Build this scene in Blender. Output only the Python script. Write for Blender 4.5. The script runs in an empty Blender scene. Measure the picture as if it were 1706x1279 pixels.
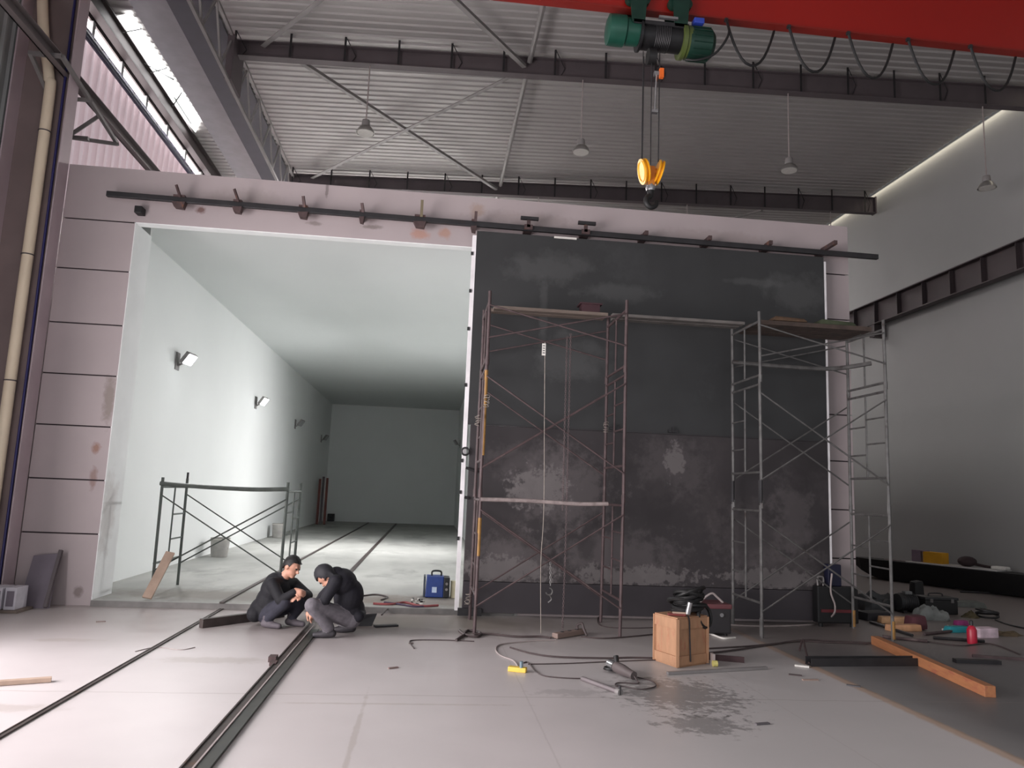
import bpy, bmesh, math, random
from mathutils import Vector, Matrix
from math import sin, cos, pi, radians
R = random.Random(7)
scene = bpy.context.scene
col = scene.collection

# ------------------------------------------------------------------ camera
YAW, PITCH, ROLL, F = radians(5.989), radians(8.292), radians(2.292), 1253.72
CAM = Vector((0, 0, 1.65))
_f = Vector((sin(YAW)*cos(PITCH), cos(YAW)*cos(PITCH), sin(PITCH)))
_r = Vector((cos(YAW), -sin(YAW), 0)); _u = _r.cross(_f)
RT = cos(ROLL)*_r + sin(ROLL)*_u; UP = -sin(ROLL)*_r + cos(ROLL)*_u; FW = _f
cd = bpy.data.cameras.new('camera'); cam = bpy.data.objects.new('camera', cd); col.objects.link(cam)
cd.sensor_width = 36; cd.lens = 36*F/1706; cd.clip_end = 200
mw = Matrix.Identity(4)
for i in range(3):
    mw[i][0] = RT[i]; mw[i][1] = UP[i]; mw[i][2] = -FW[i]; mw[i][3] = CAM[i]
cam.matrix_world = mw
scene.camera = cam
# survey helpers: sight line through a picture point, met with a plane of the building
def ray(x, y): return RT*((x-853)/F) - UP*((y-639.5)/F) + FW
def onp(x, y, a, v):
    d = ray(x, y); return CAM + d*((v-CAM[a])/d[a])
def fl(x, y, z=0): return onp(x, y, 2, z)
def at(x, y, Y): return onp(x, y, 1, Y)
def axx(x, y, X): return onp(x, y, 0, X)

# ------------------------------------------------------------------ world, daylight, exposure
w = bpy.data.worlds.new('world'); scene.world = w; w.use_nodes = True
w.node_tree.nodes['Background'].inputs[0].default_value = (0.80, 0.80, 0.84, 1)
w.node_tree.nodes['Background'].inputs[1].default_value = 0.8
def area(name, loc, direction, sx, sy, power, color=(1, 1, 1), spread=180):
    l = bpy.data.lights.new(name, 'AREA'); l.shape = 'RECTANGLE'; l.size = sx; l.size_y = sy
    l.energy = power; l.color = color; l.spread = radians(spread)
    o = bpy.data.objects.new(name, l); col.objects.link(o); o.location = loc
    o.rotation_euler = Vector(direction).to_track_quat('-Z', 'Y').to_euler()
    return o
# daylight through the open gateway in the left long wall, beside and behind the camera
area('gate_daylight', (-6.1, 2.4, 2.0), (1, -0.14, 0.04), 10.5, 3.9, 1600, (1.0, 0.93, 0.94))
# daylight through the open end of the hall behind the camera
area('hall_end_daylight', (4.0, -7.3, 2.6), (0.12, 1, 0.0), 13, 5, 165, (0.95, 0.97, 1.0))
scene.view_settings.view_transform = 'Standard'; scene.view_settings.look = 'None'
scene.view_settings.exposure = 0.0; scene.view_settings.gamma = 1.0
scene.view_settings.use_curve_mapping = False
scene.cycles.use_denoising = True
scene.cycles.max_bounces = 8; scene.cycles.diffuse_bounces = 5

# ------------------------------------------------------------------ materials
def lin(c):
    return tuple(((v/255)/12.92 if v/255 <= .04045 else ((v/255+.055)/1.055)**2.4) for v in c)
MATS = {}
def mat(name, rgb, rough=.6, metal=0., var=.12, scale=4., bump=0., rgb2=None, thr=None, detail=5, stretch=None):
    """procedural principled material; rgb in sRGB 0-255; rgb2 blotches where noise exceeds thr"""
    if name in MATS: return MATS[name]
    m = bpy.data.materials.new(name); m.use_nodes = True
    nt = m.node_tree; N = nt.nodes; L = nt.links; b = N['Principled BSDF']
    b.inputs['Roughness'].default_value = rough; b.inputs['Metallic'].default_value = metal
    g = N.new('ShaderNodeNewGeometry')
    vec = g.outputs['Position']
    if stretch:
        mp = N.new('ShaderNodeMapping'); mp.inputs['Scale'].default_value = stretch
        L.new(vec, mp.inputs['Vector']); vec = mp.outputs['Vector']
    n = N.new('ShaderNodeTexNoise'); n.inputs['Scale'].default_value = scale; n.inputs['Detail'].default_value = detail
    L.new(vec, n.inputs['Vector'])
    c = lin(rgb); lo = tuple(v*(1-var) for v in c); hi = tuple(min(1, v*(1+var)) for v in c)
    r = N.new('ShaderNodeValToRGB'); r.color_ramp.elements[0].position = .3; r.color_ramp.elements[1].position = .7
    r.color_ramp.elements[0].color = (*lo, 1); r.color_ramp.elements[1].color = (*hi, 1)
    L.new(n.outputs['Fac'], r.inputs['Fac']); out = r.outputs['Color']
    if rgb2:
        n2 = N.new('ShaderNodeTexNoise'); n2.inputs['Scale'].default_value = scale*.6; n2.inputs['Detail'].default_value = 8
        n2.inputs['Roughness'].default_value = .65
        mp2 = N.new('ShaderNodeMapping'); mp2.inputs['Location'].default_value = (3.1, 7.7, 1.3)
        L.new(vec, mp2.inputs['Vector']); L.new(mp2.outputs['Vector'], n2.inputs['Vector'])
        mr = N.new('ShaderNodeMapRange'); mr.inputs['From Min'].default_value = thr; mr.inputs['From Max'].default_value = thr+.12
        L.new(n2.outputs['Fac'], mr.inputs['Value'])
        mx = N.new('ShaderNodeMix'); mx.data_type = 'RGBA'
        L.new(mr.outputs['Result'], mx.inputs['Factor']); L.new(out, mx.inputs['A']); mx.inputs['B'].default_value = (*lin(rgb2), 1)
        out = mx.outputs['Result']
    L.new(out, b.inputs['Base Color'])
    if bump:
        bp = N.new('ShaderNodeBump'); bp.inputs['Strength'].default_value = bump; bp.inputs['Distance'].default_value = .02
        L.new(n.outputs['Fac'], bp.inputs['Height']); L.new(bp.outputs['Normal'], b.inputs['Normal'])
    m['_out'] = 1; MATS[name] = m
    return m
def _last(m):
    b = m.node_tree.nodes['Principled BSDF']
    return b, b.inputs['Base Color'].links[0].from_socket
def stain(m, centre, radii, rgb, strength=.8, noise_scale=3., ragged=.6, soft=.5):
    """a stain of its own shape lying at a place on a surface"""
    nt = m.node_tree; N = nt.nodes; L = nt.links; b, src = _last(m)
    g = N.new('ShaderNodeNewGeometry')
    s = N.new('ShaderNodeVectorMath'); s.operation = 'SUBTRACT'; s.inputs[1].default_value = centre
    L.new(g.outputs['Position'], s.inputs[0])
    d = N.new('ShaderNodeVectorMath'); d.operation = 'DIVIDE'; d.inputs[1].default_value = radii
    L.new(s.outputs[0], d.inputs[0])
    ln = N.new('ShaderNodeVectorMath'); ln.operation = 'LENGTH'; L.new(d.outputs[0], ln.inputs[0])
    n = N.new('ShaderNodeTexNoise'); n.inputs['Scale'].default_value = noise_scale; n.inputs['Detail'].default_value = 7
    n.inputs['Roughness'].default_value = .65
    L.new(g.outputs['Position'], n.inputs['Vector'])
    ma = N.new('ShaderNodeMath'); ma.operation = 'MULTIPLY_ADD'
    L.new(n.outputs['Fac'], ma.inputs[0]); ma.inputs[1].default_value = ragged*3; 
    L.new(ln.outputs['Value'], ma.inputs[2])
    mr = N.new('ShaderNodeMapRange'); base = 1+ragged*1.5
    mr.inputs['From Min'].default_value = base+soft*.5; mr.inputs['From Max'].default_value = base-soft*.5
    mr.inputs['To Max'].default_value = strength
    L.new(ma.outputs[0], mr.inputs['Value'])
    mx = N.new('ShaderNodeMix'); mx.data_type = 'RGBA'
    L.new(mr.outputs['Result'], mx.inputs['Factor']); L.new(src, mx.inputs['A']); mx.inputs['B'].default_value = (*lin(rgb), 1)
    L.new(mx.outputs['Result'], b.inputs['Base Color'])
def zone(m, axis, lo, hi, rgb, strength=1., ragged=0., nscale=3., soft=.02):
    """paint with an edge of its own: where lo < position[axis] < hi"""
    nt = m.node_tree; N = nt.nodes; L = nt.links; b, src = _last(m)
    g = N.new('ShaderNodeNewGeometry'); sp = N.new('ShaderNodeSeparateXYZ'); L.new(g.outputs['Position'], sp.inputs[0])
    v = sp.outputs[axis]
    if ragged:
        n = N.new('ShaderNodeTexNoise'); n.inputs['Scale'].default_value = nscale; n.inputs['Detail'].default_value = 6
        L.new(g.outputs['Position'], n.inputs['Vector'])
        ma = N.new('ShaderNodeMath'); ma.operation = 'MULTIPLY_ADD'; L.new(n.outputs['Fac'], ma.inputs[0]); ma.inputs[1].default_value = ragged*2
        ad = N.new('ShaderNodeMath'); ad.operation = 'SUBTRACT'; L.new(v, ad.inputs[0]); ad.inputs[1].default_value = ragged
        L.new(ad.outputs[0], ma.inputs[2]); v = ma.outputs[0]
    a = N.new('ShaderNodeMapRange'); a.inputs['From Min'].default_value = lo-soft; a.inputs['From Max'].default_value = lo+soft; L.new(v, a.inputs['Value'])
    c = N.new('ShaderNodeMapRange'); c.inputs['From Min'].default_value = hi+soft; c.inputs['From Max'].default_value = hi-soft; L.new(v, c.inputs['Value'])
    mu = N.new('ShaderNodeMath'); mu.operation = 'MULTIPLY'; L.new(a.outputs[0], mu.inputs[0]); L.new(c.outputs[0], mu.inputs[1])
    mu2 = N.new('ShaderNodeMath'); mu2.operation = 'MULTIPLY'; L.new(mu.outputs[0], mu2.inputs[0]); mu2.inputs[1].default_value = strength
    mx = N.new('ShaderNodeMix'); mx.data_type = 'RGBA'
    L.new(mu2.outputs[0], mx.inputs['Factor']); L.new(src, mx.inputs['A']); mx.inputs['B'].default_value = (*lin(rgb), 1)
    L.new(mx.outputs['Result'], b.inputs['Base Color'])
def emit(name, rgb, strength):
    if name in MATS: return MATS[name]
    m = bpy.data.materials.new(name); m.use_nodes = True; b = m.node_tree.nodes['Principled BSDF']
    b.inputs['Base Color'].default_value = (*lin(rgb), 1); b.inputs['Emission Color'].default_value = (*lin(rgb), 1)
    b.inputs['Emission Strength'].default_value = strength
    MATS[name] = m; return m

# ------------------------------------------------------------------ mesh helpers
class MB:
    def __init__(s): s.v = []; s.f = []
    def add(s, vs, fs):
        o = len(s.v); s.v += [Vector(v) for v in vs]; s.f += [tuple(i+o for i in f) for f in fs]; return s
    def hexa(s, c):
        return s.add(c, [(0,3,2,1),(4,5,6,7),(0,1,5,4),(1,2,6,5),(2,3,7,6),(3,0,4,7)])
    def box(s, x0, x1, y0, y1, z0, z1):
        return s.hexa([(x0,y0,z0),(x1,y0,z0),(x1,y1,z0),(x0,y1,z0),(x0,y0,z1),(x1,y0,z1),(x1,y1,z1),(x0,y1,z1)])
    def cbox(s, c, size, rot=None):
        h = [v/2 for v in size]; M = rot if rot else Matrix.Identity(3); c = Vector(c)
        return s.hexa([c+M@Vector(p) for p in [(-h[0],-h[1],-h[2]),(h[0],-h[1],-h[2]),(h[0],h[1],-h[2]),(-h[0],h[1],-h[2]),(-h[0],-h[1],h[2]),(h[0],-h[1],h[2]),(h[0],h[1],h[2]),(-h[0],h[1],h[2])]])
    def bar(s, p, q, wd, ht, up=(0,0,1)):
        p = Vector(p); q = Vector(q); d = (q-p).normalized(); u = Vector(up)
        if abs(d.dot(u)) > .98: u = Vector((0,1,0))
        a = d.cross(u).normalized()*wd/2; b = a.cross(d).normalized()*ht/2
        return s.hexa([p-a-b, q-a-b, q+a-b, p+a-b, p-a+b, q-a+b, q+a+b, p+a+b])
    def tube(s, path, r, n=8, r2=None, caps=True):
        P = [Vector(p) for p in path]; m = len(P); ref = None; base = len(s.v)
        for i, p in enumerate(P):
            t = (P[min(i+1,m-1)]-P[max(i-1,0)])
            t = t.normalized() if t.length > 1e-9 else Vector((0,0,1))
            if ref is None: ref = t.orthogonal().normalized()
            ref = (ref-t*ref.dot(t)); ref = ref.normalized() if ref.length > 1e-6 else t.orthogonal().normalized()
            b = t.cross(ref)
            if callable(r): rr = r(i/(m-1))
            else: rr = r if r2 is None else r+(r2-r)*i/(m-1)
            for k in range(n):
                a = 2*pi*k/n; s.v.append(p+(ref*cos(a)+b*sin(a))*rr)
        for i in range(m-1):
            for k in range(n):
                a = base+i*n+k; b2 = base+i*n+(k+1) % n
                s.f.append((a, b2, b2+n, a+n))
        if caps:
            s.f.append(tuple(base+k for k in reversed(range(n)))); s.f.append(tuple(base+(m-1)*n+k for k in range(n)))
        return s
    def cyl(s, p, q, r, r2=None, n=16): return s.tube([p, q], r, n, r2)
    def lathe(s, prof, o, d=(0,0,1), n=20):
        """prof: list of (radius, height) along axis d from o"""
        d = Vector(d).normalized(); o = Vector(o); a = d.orthogonal().normalized(); b = d.cross(a); base = len(s.v)
        for r, h in prof:
            for k in range(n):
                t = 2*pi*k/n; s.v.append(o+d*h+(a*cos(t)+b*sin(t))*max(r, 1e-4))
        for i in range(len(prof)-1):
            for k in range(n):
                x = base+i*n+k; y = base+i*n+(k+1) % n; s.f.append((x, y, y+n, x+n))
        s.f.append(tuple(base+k for k in reversed(range(n)))); s.f.append(tuple(base+(len(prof)-1)*n+k for k in range(n)))
        return s
    def torus(s, c, nrm, r, rr, n=20, k=8, a0=0, a1=2*pi):
        nrm = Vector(nrm).normalized(); a = nrm.orthogonal().normalized(); b = nrm.cross(a); c = Vector(c)
        full = abs(a1-a0-2*pi) < 1e-6
        pts = [c+(a*cos(a0+(a1-a0)*i/n)+b*sin(a0+(a1-a0)*i/n))*r for i in range(n+1)]
        return s.tube(pts, rr, k, caps=not full)
    def ell(s, c, rad, nu=16, nv=10, M=None):
        c = Vector(c); M = M or Matrix.Identity(3); base = len(s.v)
        for j in range(1, nv):
            t = pi*j/nv
            for i in range(nu):
                a = 2*pi*i/nu; s.v.append(c+M@Vector((rad[0]*sin(t)*cos(a), rad[1]*sin(t)*sin(a), rad[2]*cos(t))))
        tp = len(s.v); s.v.append(c+M@Vector((0,0,rad[2]))); s.v.append(c-M@Vector((0,0,rad[2])))
        for j in range(nv-2):
            for i in range(nu):
                x = base+j*nu+i; y = base+j*nu+(i+1) % nu; s.f.append((x, x+nu, y+nu, y))
        for i in range(nu):
            s.f.append((tp, base+i, base+(i+1) % nu)); o = base+(nv-2)*nu
            s.f.append((tp+1, o+(i+1) % nu, o+i))
        return s
    def extr(s, poly, d):
        """poly: list of points, extruded by vector d"""
        d = Vector(d); n = len(poly); P = [Vector(p) for p in poly]
        return s.add(P+[p+d for p in P], [tuple(reversed(range(n))), tuple(range(n, 2*n))]+[(i, (i+1) % n, (i+1) % n+n, i+n) for i in range(n)])
    def build(s, name, m, parent=None, smooth=False, bevel=0):
        lo = Vector([min(v[i] for v in s.v) for i in range(3)]); hi = Vector([max(v[i] for v in s.v) for i in range(3)])
        o0 = Vector(((lo.x+hi.x)/2, (lo.y+hi.y)/2, lo.z))
        me = bpy.data.meshes.new(name)
        me.from_pydata([tuple(v-o0) for v in s.v], [], s.f)
        bm = bmesh.new(); bm.from_mesh(me)
        bmesh.ops.recalc_face_normals(bm, faces=bm.faces)
        if bevel: bmesh.ops.bevel(bm, geom=[e for e in bm.edges if len(e.link_faces) == 2 and e.calc_face_angle(0) > .6], offset=bevel, segments=2, profile=.6, affect='EDGES', clamp_overlap=True)
        bm.to_mesh(me); bm.free()
        if smooth:
            for p in me.polygons: p.use_smooth = True
            try: me.set_sharp_from_angle(angle=radians(40))
            except Exception: pass
        me.materials.append(m)
        ob = bpy.data.objects.new(name, me); col.objects.link(ob)
        WL[ob.name] = o0.copy()
        if parent: ob.parent = parent; ob.location = o0-WL[parent.name]
        else: ob.location = o0
        return ob
WL = {}
def tag(o, label, cat, group=None):
    o['label'] = label; o['category'] = cat
    if group: o['group'] = group
    return o
def thing(name, label, cat, loc=(0,0,0), group=None):
    o = bpy.data.objects.new(name, None); col.objects.link(o); o.location = loc; o.empty_display_size = .1
    WL[o.name] = Vector(loc); return tag(o, label, cat, group)
def struct(o): o['kind'] = 'structure'; return o
def dup(root, loc, label=None, group=None, rz=0):
    r = root.copy(); col.objects.link(r); r.location = loc; WL[r.name] = Vector(loc)
    if rz: r.rotation_euler = (0,0,rz)
    if label: r['label'] = label
    if group: r['group'] = group
    for ch in list(root.children):
        c = ch.copy(); col.objects.link(c); c.parent = r
        for g in ch.children:
            d = g.copy(); col.objects.link(d); d.parent = c
    return r
def smoothpath(pts, n=6):
    """Catmull-Rom through points"""
    P = [Vector(p) for p in pts]; out = []
    for i in range(len(P)-1):
        a = P[max(i-1,0)]; b = P[i]; c = P[i+1]; d = P[min(i+2, len(P)-1)]
        for k in range(n):
            t = k/n
            out.append(.5*((2*b)+(-a+c)*t+(2*a-5*b+4*c-d)*t*t+(-a+3*b-3*c+d)*t**3))
    return out+[P[-1]]

# ------------------------------------------------------------------ palette
M_floor = mat('hall_floor_paint', (196,190,190), .38, 0, .05, 1.1, .02)
zone(M_floor, 0, 4.1, 40, (98,96,97), 1, .015, 6, .02)
zone(M_floor, 0, 1.6, 4.1, (176,175,174), .6, .4, 1.2, .6)
zone(M_floor, 0, 4.02, 4.12, (170,128,84), .55, .03, 9, .02)
zone(M_floor, 1, 8.6, 60, (140,130,126), .55, .5, 1.2, .8)
for c, r_, st in [((2.25,6.6,0),(.45,.5,1),.55), ((2.15,5.75,0),(.28,.22,1),.5), ((1.3,6.6,0),(.3,.1,1),.2)]:
    stain(M_floor, c, r_, (74,74,72), st, 10, 1.5, .5)
stain(M_floor, (.3,9.9,0), (1.3,.6,1), (120,112,98), .6, 2.5, .5, .8)
stain(M_floor, (-.5,9.2,0), (1.2,.25,1), (110,100,98), .6, 2.5, .5, .8)
for c, r_ in [((-1.9,7.6,0),(.5,.12,1)), ((-3.2,6.0,0),(.6,.1,1)), ((-3.6,8.4,0),(.3,.08,1)), ((-.2,6.2,0),(.9,.02,1)), ((-.4,5.2,0),(.02,1.2,1))]:
    stain(M_floor, c, r_, (165,156,150), .5, 6, .8, .6)
for X0 in (-4.9, .9, 3.0): zone(M_floor, 0, X0-.006, X0+.006, (150,142,140), .25, .01, 8, .004)
for Y0 in (6.45, 2.0): zone(M_floor, 1, Y0-.008, Y0+.008, (135,126,122), .45, .03, 3, .006)
M_cfloor = mat('chamber_floor_cement', (165,166,162), .75, 0, .14, 1.4, .1, (140,141,137), .55, stretch=(1,.5,1))
stain(M_cfloor, (-2.6,11.3,.08), (2.2,.5,1), (122,116,108), .65, 3, .6, .8)
stain(M_cfloor, (.2,11.2,.08), (1.3,.5,1), (120,108,98), .6, 3, .6, .8)
M_edge = mat('slab_edge', (120,118,116), .8, 0, .2, 6, .1)
M_facade = mat('facade_paint', (170,159,160), .7, 0, .05, 1.2, .02)
M_joint = mat('joint_dark', (52,44,48), .9)
M_white = mat('chamber_white_wall', (226,229,228), .55, 0, .02, .6)
M_cceil = mat('chamber_ceiling_paint', (214,218,217), .6, 0, .02, .5)
M_rwall = mat('hall_wall_white', (158,160,159), .65, 0, .05, .35)
M_clad = mat('cladding_grey', (196,184,186), .45, .1, .06, .8)
M_cladn = mat('cladding_near_grey', (150,153,152), .5, .1, .06, .8)
M_roof = mat('roof_liner', (162,159,157), .5, .15, .06, .5)
M_rust = mat('steel_purple_primer', (88,80,83), .6, .1, .12, 2, 0, (76,68,70), .6)
M_steel = mat('steel_grey', (132,129,128), .55, .1, .12, 3)
M_dark = mat('steel_dark', (54,53,55), .5, .5, .2, 5, 0, (70,56,50), .62)
M_darkrail = mat('rail_steel', (76,68,66), .55, .4, .2, 6, .05, (92,70,58), .6)
M_galv = mat('scaffold_grey', (106,105,104), .45, .5, .25, 9, 0, (70,62,60), .58)
M_rusty = mat('scaffold_rust', (80,66,67), .6, .2, .25, 9, 0, (108,96,94), .6)
M_grn = mat('scaffold_dark_green', (78,84,80), .5, .4, .2, 8)
M_yel = mat('scaffold_yellow', (150,112,58), .6, .1, .2, 12, 0, (120,86,60), .55)
M_black = mat('black_rubber', (18,18,19), .55, 0, .2, 6)
M_wood = mat('plank_wood', (112,100,92), .8, 0, .2, 5, .2, (96,84,76), .55, stretch=(1,6,6))
M_orange = mat('orange_timber', (162,108,72), .65, 0, .12, 4, .1, (150,88,66), .55, stretch=(6,1,6))
M_timber = mat('pale_timber', (168,146,130), .7, 0, .15, 6, .1)
M_card = mat('box_wood', (168,128,98), .7, 0, .1, 6, .05, (164,108,84), .57, stretch=(3,3,1))
M_red = mat('crane_red', (140,18,9), .42, 0, .06, .8)
M_redd = mat('crane_red_edge', (120,24,16), .5, 0, .1, 2)
M_green = mat('hoist_green', (24,74,60), .4, .1, .12, 5)
M_dgreen = mat('hoist_dark_green', (18,50,40), .45, .2, .2, 6)
M_hyel = mat('hook_yellow', (236,166,24), .4, .1, .1, 8)
M_blue = mat('cap_blue', (44,66,160), .5)
M_bpipe = mat('pipe_blue', (22,26,58), .45, .1, .1, 3)
M_cream = mat('pipe_cream', (240,224,198), .45, 0, .06, 2)
M_col = mat('column_lilac', (188,172,178), .6, .1, .08, 2)
M_rope = mat('rope_pale', (150,142,134), .9, 0, .2, 20)
M_cable = mat('cable_dark', (72,62,62), .6, 0, .15, 8)
M_cablep = mat('cable_pale', (156,146,144), .6, 0, .15, 8)
M_cabler = mat('cable_red', (150,78,80), .6, 0, .2, 8)
M_chrome = mat('bare_metal', (180,180,182), .25, .9, .1, 10)
M_paper = mat('paper_white', (216,214,208), .8, 0, .06, 20)

# ================================================================== STRUCTURE
YF = 10.6           # plane of the chamber front
def zr(X): return 10.15+.044*X          # underside of roof
m = MB(); m.box(-6.4, 12.8, -7.4, YF+.05, -.2, 0); m.box(-6.4, -4.26, YF+.05, 42, -.2, 0); m.box(1.3, 12.8, YF+.05, 42, -.2, 0)
struct(m.build('floor', M_floor))
# chamber floor slab, a low step up
m = MB(); m.box(-4.26, 1.3, YF-.02, YF+.6, -.2, .075); m.box(-4.72, 1.3, YF+.6, 36, -.2, .075)
cf = struct(m.build('floor_chamber', M_cfloor))
e = MB(); e.box(-4.25, 1.25, YF-.045, YF-.02, 0, .07); e.build('step_edge', M_edge, cf)

# right long wall, with a slit of daylight along its head
m = MB(); m.box(12.5, 12.8, -7.4, 42, 0, 10.80)
struct(m.build('wall_right', M_rwall))
m = MB(); m.box(12.74, 12.8, -7.4, 42, 10.80, 11.0)
struct(m.build('trim_1', M_rwall))
slit = area('roof_slit_daylight', (12.42, 20, 10.74), (0, 0, -1), .12, 40, 80, (1, .88, .70), 170)
m = MB(); m.box(-6.4, 12.8, 41.7, 42, 0, 11); struct(m.build('wall_far_end', M_rwall))
# left long wall: ribbed sheets
def ribbed(name, mt, X, y0, y1, z0, z1, pitch=.25, depth=.03, back=True):
    m = MB(); vs = []; y = y0
    while y < y1-1e-6:
        for dy, dx in ((0,0),(pitch*.55,0),(pitch*.68,depth),(pitch*.87,depth)):
            if y+dy <= y1: vs.append((y+dy, X+dx))
        y += pitch
    vs.append((y1, X)); n = len(vs)
    m.add([(x, y, z0) for y, x in vs]+[(x, y, z1) for y, x in vs], [(i, i+1, i+1+n, i+n) for i in range(n-1)])
    if back: m.add([(X-.12, y0, z0), (X-.12, y1, z0), (X-.12, y1, z1), (X-.12, y0, z1)], [(0,1,2,3)])
    return struct(m.build(name, mt))
ribbed('wall_left', M_clad, -6.2, 11.0, 42, 0, 6.0)
# translucent glass-fibre sheets above, lit through by the sky
M_frp = mat('translucent_sheet', (214,196,198), .5, 0, .05, .8)
_nt = M_frp.node_tree; _b = _nt.nodes['Principled BSDF']; _t = _nt.nodes.new('ShaderNodeBsdfTranslucent'); _t.inputs['Color'].default_value = (*lin((252,232,235)), 1)
_x = _nt.nodes.new('ShaderNodeMixShader'); _x.inputs[0].default_value = .66
_nt.links.new(_b.outputs[0], _x.inputs[1]); _nt.links.new(_t.outputs[0], _x.inputs[2]); _nt.links.new(_x.outputs[0], _nt.nodes['Material Output'].inputs['Surface'])
ribbed('wall_left_upper', M_frp, -6.2, 11.0, 42, 6.0, 9.12, .3, .07, back=False)
ribbed('wall_left_near', M_cladn, -6.0, 8.0, 11.0, 0, 9.0, .21)
m = MB(); m.box(-6.3, -6.2, 8, 42, 9.43, zr(-6.2)+.05); struct(m.build('trim_2', mat('eave_trim', (70,62,62), .6)))
m = MB(); m.box(-6.3, -6.15, -7.4, 8, 5.3, zr(-6.2)); struct(m.build('wall_left_gate_head', M_cladn))
# band of windows under the left eave
M_pane = emit('daylit_pane', (255,244,244), 8.0)
wi = MB(); wi.box(-6.3, -6.24, 8, 42, 9.12, 9.43); wb = struct(wi.build('window_1', M_pane)); wb.name = 'window_1'
for k in range(24):
    y = 9.0+k*1.25; b = MB(); b.box(-6.24, -6.17, y-.05, y+.05, 9.12, 9.43); b.build('mullion', M_cladn, wb)
b = MB(); b.box(-6.24, -6.13, 8, 42, 9.09, 9.14); b.build('window_sill', mat('sill_lilac', (160,156,176), .5), wb)

# roof liner, ribs running across the hall, with a daylit strip near the left eave
m = MB(); st = []; y = -7.4; p = .2
while y < 42:
    for dy, dz in ((0,0),(.1,0),(.125,-.026),(.175,-.026)): st.append((y+dy, dz))
    y += p
n = len(st); XA, XB = -6.3, 12.34
m.add([(XA, y, zr(XA)+dz) for y, dz in st]+[(XB, y, zr(XB)+dz) for y, dz in st], [(i, i+1, i+1+n, i+n) for i in range(n-1)])
m.add([(XA,-7.4,zr(XA)+.2),(XB,-7.4,zr(XB)+.2),(XB,42,zr(XB)+.2),(XA,42,zr(XA)+.2)], [(0,1,2,3)])
struct(m.build('ceiling', M_roof))
M_sky = emit('skylight_sheet', (255,255,255), 12.0)
sq = [(-6.12,13.25),(-5.74,13.05),(-5.66,17.0),(-5.95,17.6),(-6.1,16.2)]
sk = MB(); sk.extr([(x,y,zr(x)-.04) for x, y in sq], (0,0,.015))
sk1 = struct(sk.build('window_2', M_sky))
for (a, b2) in (((-6.1,13.6),(-5.7,13.45)), ((-6.05,14.6),(-5.68,15.2)), ((-6.05,14.95),(-5.68,14.75)), ((-6.05,16.3),(-5.68,15.7)), ((-5.9,15.9),(-5.9,17.1))):
    b = MB(); b.bar((a[0],a[1],zr(a[0])-.07), (b2[0],b2[1],zr(b2[0])-.07), .03, .03); b.build('glazing_bar', M_cladn, sk1)

# unseen glowing sheets, not real windows, added to brighten ceiling and right wall
for k_, (xa, xb, ya, yb, st_) in enumerate(((-3.6,.3,21.2,25.2,26), (7.4,11.0,24,28.5,7))):
    sk = MB(); sk.extr([(xa,ya,zr(xa)-.045),(xb,ya,zr(xb)-.045),(xb,yb,zr(xb)-.045),(xa,yb,zr(xa)-.045)], (0,0,.015))
    struct(sk.build('window_%d' % (3+k_), emit('fill_glow_%d' % k_, (255,248,246), st_)))

# ---- chamber front: panels with recessed joints
JZ = [0, .91, 1.61, 2.32, 3.01, 3.71, 4.47, 5.18]
wf = MB()
wf.box(-5.22, -4.27, YF+.02, YF+.6, 0, 5.18); wf.box(1.31, 6.23, YF+.02, YF+.6, 0, 5.18); wf.box(-5.22, 6.23, YF+.02, YF+.14, 5.2, 5.94)
wall_front = struct(wf.build('wall_front', M_joint))
def facade_panels(x0, x1):
    for i in range(7):
        z0, z1 = JZ[i], JZ[i+1]
        b = MB(); b.box(x0, x1, YF, YF+.03, z0+(.009 if i else 0), z1-.009); b.build('panel', M_facade, wall_front, bevel=.003)
facade_panels(-5.22, -4.262); facade_panels(1.3, 6.25)
b = MB(); b.box(-5.22, 6.25, YF, YF+.03, 5.19, 5.96); b.build('lintel_panel', M_facade, wall_front, bevel=.003)
b = MB(); b.box(-5.22, 6.25, YF+.03, YF+.16, 5.94, 5.97); b.build('coping', M_facade, wall_front)
M_jamb = mat('jamb_white', (236,238,238), .6, 0, .04, 2)
b = MB(); b.box(-4.27, -4.255, YF+.001, YF+.62, .0, 5.19); b.build('jamb_lining', M_jamb, wall_front)
b = MB(); b.box(-4.27, 1.3, YF+.001, YF+.16, 5.178, 5.19); b.build('soffit_lining', M_jamb, wall_front)
# rust marks and scuffs at the track fixings
for px, py, r_, rgb, s_ in [(700,390,(.12,.3,.08),(176,124,100),.6), (742,388,(.09,.3,.08),(168,124,100),.6), (160,745,(.05,.3,.07),(140,98,76),.75), (155,795,(.045,.3,.12),(128,96,82),.6),
                            (335,350,(.06,.3,.05),(96,62,54),.8), (620,378,(.12,.3,.03),(100,92,86),.6), (523,372,(.10,.3,.03),(110,100,96),.6), (545,315,(.02,.3,.12),(96,88,86),.6),
                            (182,665,(.07,.3,.3),(120,110,98),.6), (178,870,(.06,.3,.35),(140,132,134),.6), (130,985,(.05,.3,.07),(110,98,94),.7), (410,330,(.5,.3,.12),(150,140,136),.4), (880,365,(.7,.3,.1),(140,128,124),.35), (1190,395,(.8,.3,.1),(146,134,130),.35), (795,350,(.1,.3,.1),(150,120,90),.4)]:
    q = at(px, py, YF); stain(M_facade, q, r_, rgb, s_, 9, .7, .7)
stain(M_jamb, (-4.26,10.8,1.2), (.3,.2,.5), (196,190,188), .6, 5, .6, .6)

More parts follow.
